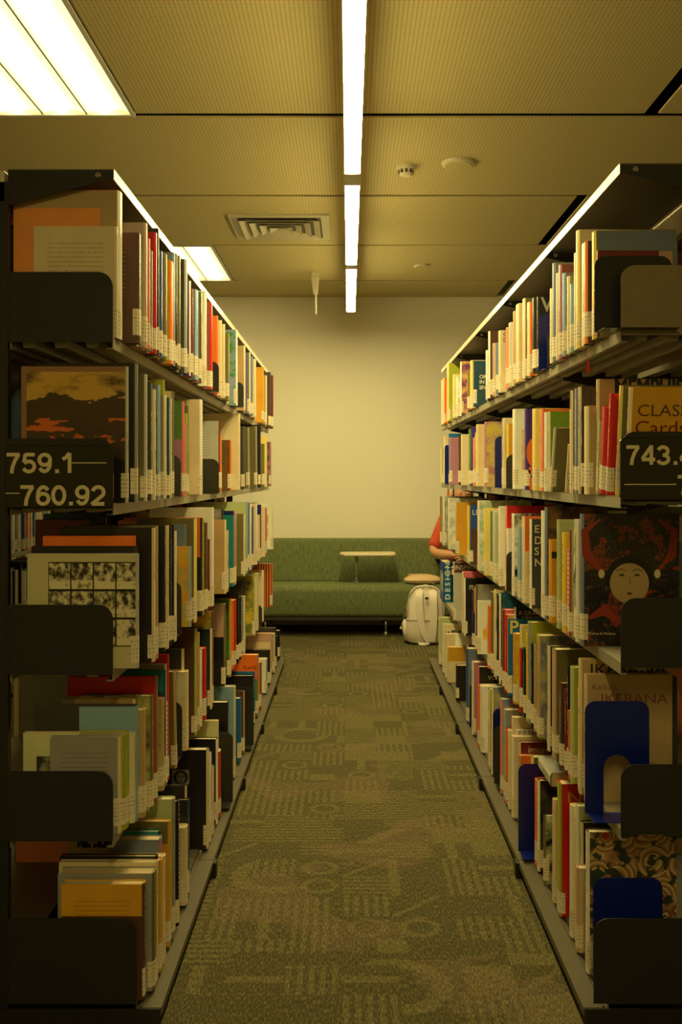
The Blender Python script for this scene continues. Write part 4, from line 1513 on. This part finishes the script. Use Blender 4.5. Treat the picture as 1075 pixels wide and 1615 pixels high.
for sx in (-1, 1):
    E(992 + sx * 12, 907, 4.5, 1.8, 'DG', 0.001)
    E(992 + sx * 44, 905, 5, 7, 'C', 0.0008)
    cx, cz = loc_(992 + sx * 13, 899)
    b = MB().tube([(cx - 0.013 * 1, 0, cz - 0.002), (cx, 0, cz + 0.003), (cx + 0.013, 0, cz - 0.002)], 0.0009, 5); printed(b, 'K', ob, 0.001)
    bx, bz = loc_(992 + sx * 58, 850)
    b = MB().tube([(bx - sx * 0.02, 0, bz + 0.05), (bx + sx * 0.02, 0, bz + 0.02), (bx + sx * 0.015, 0, bz - 0.04), (bx - sx * 0.02, 0, bz - 0.08)], [0.004, 0.012, 0.014, 0.006], 6)
    b.v = [(v0, v1 * 0.02, v2) for v0, v1, v2 in b.v]; printed(b, 'RD', ob, 0.0006)
    bx, bz = loc_(992 + sx * 40, 975)
    b = MB().tube([(bx - 0.04, 0, bz), (bx, 0, bz + 0.022), (bx + 0.04, 0, bz - 0.01)], [0.004, 0.018, 0.006], 6)
    b.v = [(v0, v1 * 0.02, v2) for v0, v1, v2 in b.v]; printed(b, 'RD', ob, 0.0006)
E(992, 936, 4.5, 1.8, 'DR', 0.001)
cx, cz = loc_(992, 922); printed(MB().tube([(cx - 0.001, 0, cz + 0.02), (cx + 0.003, 0, cz)], 0.0007, 5), 'BR', ob, 0.001)
# portrait photograph on the black book
ob, p = BOOK[find('L5', 'portrait')]
y = p['y']; a0 = loc_(271, 1237); a1 = loc_(298, 1214)
printed(MB().quadbox(a0[0], a1[0], -0.0001, 0, a0[1], a1[1]), 'GY', ob, 0.0005)
E(285, 1226, 11.5, 11, 'K', 0.0007); E(285, 1227, 7, 9, 'GY', 0.0009)
for sx in (-1, 1): E(285 + sx * 3, 1225, 1.8, 1.0, 'K', 0.001)
E(285, 1232, 2.2, 0.8, 'K', 0.001)
bz = loc_(314, 1341); b1 = loc_(318, 1349)
printed(MB().quadbox(bz[0], b1[0], -0.0001, 0, b1[1], bz[1]), 'C', ob, 0.0005)
# pale blue half of the dark book, yellow book's brown foot
ob, p = BOOK[find('L4', 'half black')]
y = p['y']; a0 = loc_(125, 1300); a1 = loc_(217, 1114.5)
printed(MB().quadbox(a0[0], a1[0], -0.0001, 0, 0.0, a1[1]), 'LB', ob, 0.0005)
ob, p = BOOK[find('L5', 'yellow book with')]
y = p['y']; a1 = loc_(230, 1445)
printed(MB().quadbox(-p['w'] + 0.0002, -0.004, -0.0001, 0, 0.0, a1[1]), 'BR', ob, 0.0005)
# inner colour field of the tall book on the left top shelf
ob, p = BOOK[find('L1', 'very tall')]
y = p['y']
a0 = loc_(22, 520); a1 = loc_(150, 332)
printed(MB().quadbox(-p['w'] + 0.001, -0.02, -0.0001, 0, p['h'] * 0.88, p['h'] - 0.001), 'TN', ob, 0.0005)
printed(MB().quadbox(-0.045, -0.006, -0.0001, 0, 0.001, p['h'] * 0.88), 'TN', ob, 0.0005)
printed(MB().quadbox(-0.021, -0.006, -0.0001, 0, p['h'] * 0.87, p['h'] - 0.001), 'TN', ob, 0.0004)
# bookmark ribbon hanging from the right top shelf, paper flag at the far end, book lying on top of others
o = MB().tube([(0, 0, 0.01), (0.001, -0.004, -0.01), (0, -0.003, -0.02)], 0.0008, 6).build('bookmark_tassel', 'ribbon_red')
o.location = (px2x(927, 2.55), 2.55, px2z(556, 2.55))
MB().prism([(-0.0025, -0.02), (0.0025, -0.02), (0.005, -0.05), (-0.005, -0.05)], 'y', -0.004, -0.002).build('tassel', 'ribbon_red', o)
tag(o, 'small red tassel hanging over the right top shelf edge', 'tassel')

# a book lying flat on the standing ones
lb = BookMesh(); add_cover(lb, 1, 0.21, 0.042, 0.19, pc('LG'), pc('GY'), pc('DG'), pc('DG'), 0, 1)
ob = bpy.data.objects.new('book', lb.build('book', ['cover'])); COL.objects.link(ob)
pg = BookMesh(); add_pages(pg, 1, 0.21, 0.042, 0.19)
po = bpy.data.objects.new('page_block', pg.build('page_block', ['pages'])); COL.objects.link(po); po.parent = ob
ob.rotation_euler = (math.pi / 2, 0, 0); ob.location = (0.600, 3.22, 0.374)
tag(ob, 'grey book lying flat on top of others on the right bottom shelf', 'book', 'books on the right bookcase, bottom shelf')
fl = MB().prism([(0.0, 0.0), (0.022, 0.0), (0.011, 0.085)], 'y', 0, 0.001).build('paper_flag', 'orange_paper')
fl.location = (px2x(704, 6.6), 6.6, px2z(785, 6.6))
MB().quadbox(0.002, 0.020, -0.002, 0.003, -0.02, 0.002).build('clip', 'white_plastic', fl)
tag(fl, 'orange pointed paper flag at the far end of the right third shelf', 'flag')
# ------------------------------------------------------------------ sofa with side table
sf = empty('sofa', (0.2, 8.5, 0))
x0, x1 = -2.0, 1.75
def sofa_part(name, prof, a, b, mat='sofa_weave', bev=0.03):
    return MB().prism(prof, 'x', a, b).build(name, mat, sf, smooth=True, bevel=bev, bseg=4)
sofa_part('seat', [(-0.30, 0.165), (0.32, 0.165), (0.32, 0.405), (-0.22, 0.425), (-0.30, 0.40)], x0, x1, bev=0.035)
sofa_part('backrest', [(0.13, 0.40), (0.36, 0.40), (0.40, 0.765), (0.235, 0.765)], x0, x1, bev=0.03)
fr = MB().quadbox(x0 + 0.03, x1 - 0.03, -0.27, -0.235, 0.135, 0.163)
fr.quadbox(x0 + 0.03, x1 - 0.03, 0.28, 0.31, 0.135, 0.163)
fr.build('frame', 'canopy_dark', sf, bevel=0.003)
for lx in (-1.7, -0.88, 0.10, 1.0):
    for ly in (-0.25, 0.29):
        g = MB().tube([(lx, ly, 0.14), (lx, ly, 0.045)], 0.008, 12); g.disc(lx, ly, [(0.0, 0.014), (0.004, 0.017), (0.032, 0.016), (0.046, 0.009)], 14)
        g.build('leg', 'chrome', sf, smooth=True)
tag(sf, 'long green upholstered sofa against the back wall', 'sofa')
tb = empty('side_table', (0.063, 8.45, 0.425))
MB().disc(0, 0, [(-0.004, 0.034), (0.006, 0.032), (0.010, 0.016)], 24).build('base_flange', 'chrome', tb)
MB().tube([(0, 0, 0.005), (0, 0, 0.222)], 0.014, 16).build('pole', 'chrome', tb, smooth=True)
pts = []
out = [(-0.137, -0.06), (-0.10, -0.15), (0.30, -0.135), (0.325, -0.10), (0.325, 0.10), (0.30, 0.13), (-0.10, 0.10), (-0.137, 0.06)]
MB().prism(out, 'z', 0.222, 0.245).build('table_top', 'table_laminate', tb, bevel=0.01, bseg=3)
tag(tb, 'small cream tablet table on a chrome pole rising from the green sofa', 'table')

# ------------------------------------------------------------------ backpack
bp = empty('backpack', (0.600, 7.96, 0))
body = MB()
prof = [(0.0, .110, .085), (0.012, .138, .105), (0.05, .150, .115), (0.16, .150, .115), (0.28, .147, .110), (0.36, .136, .102), (0.41, .115, .086), (0.437, .080, .064), (0.450, .035, .03)]
body.loft([(z, 0.0, 0.0, rx, ry, 3.6) for z, rx, ry in prof], 36)
body.build('body', 'canvas_cream', bp, smooth=True, subsurf=1)
# back panel seam, lower pocket with folds
pk = MB().loft([(0.004, -0.01, -0.020, .118, .105, 3.0), (0.02, -0.01, -0.024, .146, .110, 3.2), (0.09, -0.008, -0.022, .154, .112, 3.2), (0.17, -0.006, -0.016, .152, .110, 3.2), (0.178, -0.006, -0.012, .146, .106, 3.2)], 36)
pk.build('lower_pocket', 'canvas_shadow', bp, smooth=True)
MB().loft([(0.02, -0.148, 0.0, .022, .07, 2.6), (0.10, -0.158, 0.0, .024, .075, 2.6), (0.175, -0.152, 0.0, .02, .07, 2.6)], 24).build('side_pocket', 'canvas_cream', bp, smooth=True)
def strap(pts, w, name='shoulder_strap', mat='canvas_cream'):
    out = []
    P = [Vector(p) for p in pts]
    for i in range(len(P) - 1):
        p0, p1, p2, p3 = P[max(i - 1, 0)], P[i], P[i + 1], P[min(i + 2, len(P) - 1)]
        for q in range(6):
            u = q / 6
            out.append(0.5 * ((2 * p1) + (-p0 + p2) * u + (2 * p0 - 5 * p1 + 4 * p2 - p3) * u * u + (-p0 + 3 * p1 - 3 * p2 + p3) * u ** 3))
    out.append(P[-1])
    return MB().ribbon(out, (1, 0.06, 0), w, 0.016).build(name, mat, bp, smooth=False, bevel=0.003, bseg=2)
strap([(-0.045, -0.085, 0.405), (-0.05, -0.135, 0.36), (-0.045, -0.150, 0.26), (-0.030, -0.152, 0.15), (-0.005, -0.146, 0.07), (0.03, -0.138, 0.02)], 0.056)
strap([(0.055, -0.085, 0.405), (0.06, -0.135, 0.36), (0.062, -0.150, 0.26), (0.060, -0.152, 0.15), (0.052, -0.146, 0.07), (0.045, -0.138, 0.02)], 0.056)
MB().tube([(-0.03, -0.07, 0.42), (-0.02, -0.085, 0.445), (0.03, -0.085, 0.445), (0.04, -0.07, 0.42)], 0.007, 8).build('handle', 'canvas_cream', bp, smooth=True)
MB().tube([(0.005, -0.118, 0.375), (0.012, -0.135, 0.33), (0.002, -0.125, 0.30)], 0.004, 6).build('zip_cord', 'canvas_shadow', bp)
MB().quadbox(-0.004, 0.024, -0.142, -0.130, 0.345, 0.362).build('buckle', 'black_metal', bp, bevel=0.002)
for z in (0.20, 0.245):
    MB().quadbox(-0.176, -0.142, -0.045, -0.02, z, z + 0.03).build('side_strap', 'buckle_plastic', bp, bevel=0.003)
MB().tube([(-0.165, -0.03, 0.19), (-0.18, -0.05, 0.15), (-0.19, -0.055, 0.125)], 0.003, 6).build('toggle_cord', 'canvas_cream', bp)
MB().loft([(0.106, -0.191, -0.056, .004, .004, 2), (0.110, -0.191, -0.056, .009, .009, 2), (0.122, -0.191, -0.056, .009, .009, 2), (0.126, -0.191, -0.056, .004, .004, 2)], 12).build('toggle', 'white_plastic', bp, smooth=True)
MB().ribbon([(-0.06, -0.12, 0.02), (-0.05, -0.16, 0.008), (-0.01, -0.165, 0.006), (0.03, -0.14, 0.012)], (0, 0.3, 1), 0.022, 0.004).build('loose_strap', 'canvas_cream', bp)
arch = [(-0.147, -0.095, 0.20), (-0.140, -0.098, 0.30), (-0.120, -0.092, 0.385), (-0.08, -0.074, 0.432), (0.0, -0.060, 0.452), (0.08, -0.074, 0.432), (0.120, -0.092, 0.385), (0.140, -0.098, 0.30), (0.147, -0.095, 0.20)]
MB().tube(arch, 0.007, 8).build('piping', 'canvas_shadow', bp, smooth=True)
MB().tube([(-0.15, -0.118, 0.178), (-0.10, -0.132, 0.180), (0.0, -0.137, 0.180), (0.10, -0.132, 0.180), (0.15, -0.11, 0.178)], 0.0045, 6).build('pocket_seam', 'buckle_plastic', bp, smooth=True)
bp.rotation_euler = (math.radians(-3), 0, math.radians(-4))
tag(bp, 'cream canvas backpack standing on the carpet before the green sofa', 'backpack')

# cream pouch lying on the seat
po = empty('pouch', (0.605, 8.36, 0.424))
P = MB().loft([(0.0, 0, 0, .120, .085, 2.6), (0.008, 0, 0, .148, .110, 3.0), (0.026, 0.0, 0, .160, .116, 3.0), (0.042, 0.008, 0.004, .150, .110, 2.8), (0.062, 0.0, 0.010, .112, .090, 2.6), (0.074, -0.02, 0.02, .060, .050, 2.4)], 36)
P.build('body', 'pouch_canvas', po, smooth=True, subsurf=1)
MB().tube([(-0.158, -0.02, 0.026), (-0.13, -0.095, 0.026), (-0.06, -0.114, 0.027), (0.05, -0.116, 0.027), (0.13, -0.095, 0.027)], 0.003, 6).build('zip', 'buckle_plastic', po)
MB().ribbon([(-0.11, 0.02, 0.058), (-0.12, 0.0, 0.072), (-0.08, -0.02, 0.078), (-0.02, -0.01, 0.072)], (0.3, 1, 0), 0.014, 0.003).build('loop_handle', 'pouch_canvas', po)
MB().tube([(0.06, -0.116, 0.026), (0.075, -0.132, 0.012), (0.09, -0.136, 0.006)], 0.0025, 6).build('zip_pull', 'white_plastic', po)
tag(po, 'soft cream pouch lying on the sofa seat beside the person', 'pouch')

# ------------------------------------------------------------------ person seated behind the far end of the right bookcase
def skin(name, verts, edges, radii, mat, parent=None, sub=2, rootv=0):
    me = bpy.data.meshes.new(name); me.from_pydata(verts, edges, [])
    ob = bpy.data.objects.new(name, me); COL.objects.link(ob)
    ob.modifiers.new('skin', 'SKIN')
    for i, r in enumerate(radii):
        sv = me.skin_vertices[0].data[i]
        sv.radius = r if isinstance(r, tuple) else (r, r)
        sv.use_root = (i == rootv)
    md = ob.modifiers.new('subdivision', 'SUBSURF'); md.levels = md.render_levels = sub
    dg = bpy.context.evaluated_depsgraph_get()
    m2 = bpy.data.meshes.new_from_object(ob.evaluated_get(dg))
    bpy.data.objects.remove(ob); m2.name = name
    m2.materials.clear(); m2.materials.append(M[mat])
    for p in m2.polygons: p.use_smooth = True; p.material_index = 0
    o = bpy.data.objects.new(name, m2); COL.objects.link(o)
    if parent: o.parent = parent
    return o
pe = empty('person', (0.945, 8.45, 0))
V, Ed, Rd = [], [], []
def J(p, r, parent=None):
    V.append(p); Rd.append(r)
    if parent is not None: Ed.append((parent, len(V) - 1))
    return len(V) - 1
pel = J((0, 0.02, 0.52), (0.15, 0.11))
wai = J((0, 0.03, 0.66), (0.125, 0.095), pel)
che = J((0, 0.03, 0.84), (0.145, 0.10), wai)
upc = J((0, 0.03, 0.94), (0.11, 0.08), che)
nec = J((0, 0.01, 1.02), 0.052, upc)
hd0 = J((0, -0.02, 1.09), 0.062, nec)
hd1 = J((0, -0.03, 1.16), 0.086, hd0)
hd2 = J((0, -0.02, 1.235), 0.070, hd1)
def limb(s):
    sh = J((s * 0.165, 0.02, 0.95), 0.052, upc)
    el = J((s * (0.255 if s < 0 else 0.24), -0.08, 0.685), 0.040, sh)
    el2 = J((s * 0.215, -0.13, 0.672), 0.040, el)
    mid = J((s * 0.14, -0.175, 0.668), 0.037, el2)
    wr = J((s * 0.05, -0.215, 0.662), 0.025, mid)
    pm = J((s * 0.015, -0.23, 0.66), (0.034, 0.016), wr)
    kn = J((s * -0.02, -0.245, 0.66), (0.036, 0.015), pm)
    for j, (dz, L) in enumerate(((0.030, 0.066), (0.011, 0.074), (-0.009, 0.070), (-0.028, 0.056))):
        a = J((s * (-0.02 - L * 0.4), -0.252 - 0.004 * j, 0.66 + dz), 0.0085, kn)
        b = J((s * (-0.02 - L * 0.75), -0.246, 0.655 + dz), 0.008, a)
        J((s * (-0.02 - L), -0.232, 0.648 + dz), 0.007, b)
    a = J((s * 0.0, -0.25, 0.695), 0.010, pm); J((s * -0.02, -0.262, 0.715), 0.008, a)
    hip = J((s * 0.09, 0.0, 0.51), 0.088, pel)
    thi = J((s * 0.10, -0.22, 0.515), 0.078, hip)
    kne = J((s * 0.105, -0.44, 0.495), 0.056, thi)
    cal = J((s * 0.105, -0.455, 0.34), 0.053, kne)
    ank = J((s * 0.105, -0.44, 0.095), 0.035, cal)
    hee = J((s * 0.105, -0.44, 0.045), 0.034, ank)
    J((s * 0.115, -0.56, 0.032), (0.034, 0.022), hee)
limb(-1); limb(1)
skin('body', V, Ed, Rd, 'skin', pe)
# T-shirt with sleeves to the elbow, dotted shorts, hair, face
sv = [(0, 0.02, 0.55), (0, 0.03, 0.66), (0, 0.03, 0.84), (0, 0.03, 0.955)]
sr = [(0.165, 0.125), (0.142, 0.112), (0.160, 0.116), (0.118, 0.088)]
se = [(0, 1), (1, 2), (2, 3)]
for s in (-1, 1):
    n = len(sv)
    sv += [(s * 0.145, 0.02, 0.955), (s * 0.20, -0.035, 0.82), (s * 0.250, -0.076, 0.705)]
    sr += [0.062, 0.056, 0.058]
    se += [(3, n), (n, n + 1), (n + 1, n + 2)]
skin('t_shirt', sv, se, sr, 'red_cotton', pe)
dv = [(0, 0.02, 0.56)]; dr = [(0.160, 0.120)]; de = []
for s in (-1, 1):
    n = len(dv)
    dv += [(s * 0.092, -0.01, 0.515), (s * 0.10, -0.20, 0.52), (s * 0.104, -0.36, 0.512)]
    dr += [0.102, 0.096, 0.086]
    de += [(0, n), (n, n + 1), (n + 1, n + 2)]
skin('shorts', dv, de, dr, 'dotted', pe)
hv = [(0, 0.03, 1.20), (0, 0.0, 1.265), (0, 0.07, 1.10), (0, 0.09, 0.98), (-0.075, 0.02, 1.12), (0.075, 0.02, 1.12)]
skin('hair', hv, [(0, 1), (0, 2), (2, 3), (0, 4), (0, 5)], [0.092, 0.07, 0.075, 0.06, 0.03, 0.03], 'hair', pe)
MB().loft([(1.125, 0, -0.125, .008, .006, 2), (1.132, 0, -0.128, .014, .016, 2), (1.165, 0, -0.112, .008, .010, 2)], 12).build('nose', 'skin', pe, smooth=True)
for s in (-1, 1):
    MB().loft([(1.163, s * 0.032, -0.106, .004, .004, 2), (1.168, s * 0.032, -0.108, .013, .008, 2), (1.173, s * 0.032, -0.106, .004, .004, 2)], 12).build('eye', 'eye_white', pe, smooth=True)
    MB().loft([(1.13, s * 0.084, -0.02, .005, .012, 2), (1.155, s * 0.088, -0.02, .007, .018, 2), (1.185, s * 0.086, -0.018, .004, .012, 2)], 12).build('ear', 'skin', pe, smooth=True)
MB().loft([(1.096, 0, -0.100, .016, .006, 2), (1.102, 0, -0.104, .022, .007, 2), (1.108, 0, -0.100, .014, .005, 2)], 12).build('mouth', 'lip', pe, smooth=True)
tag(pe, 'person in a red T-shirt and dotted shorts sitting on the sofa, arm folded', 'person')
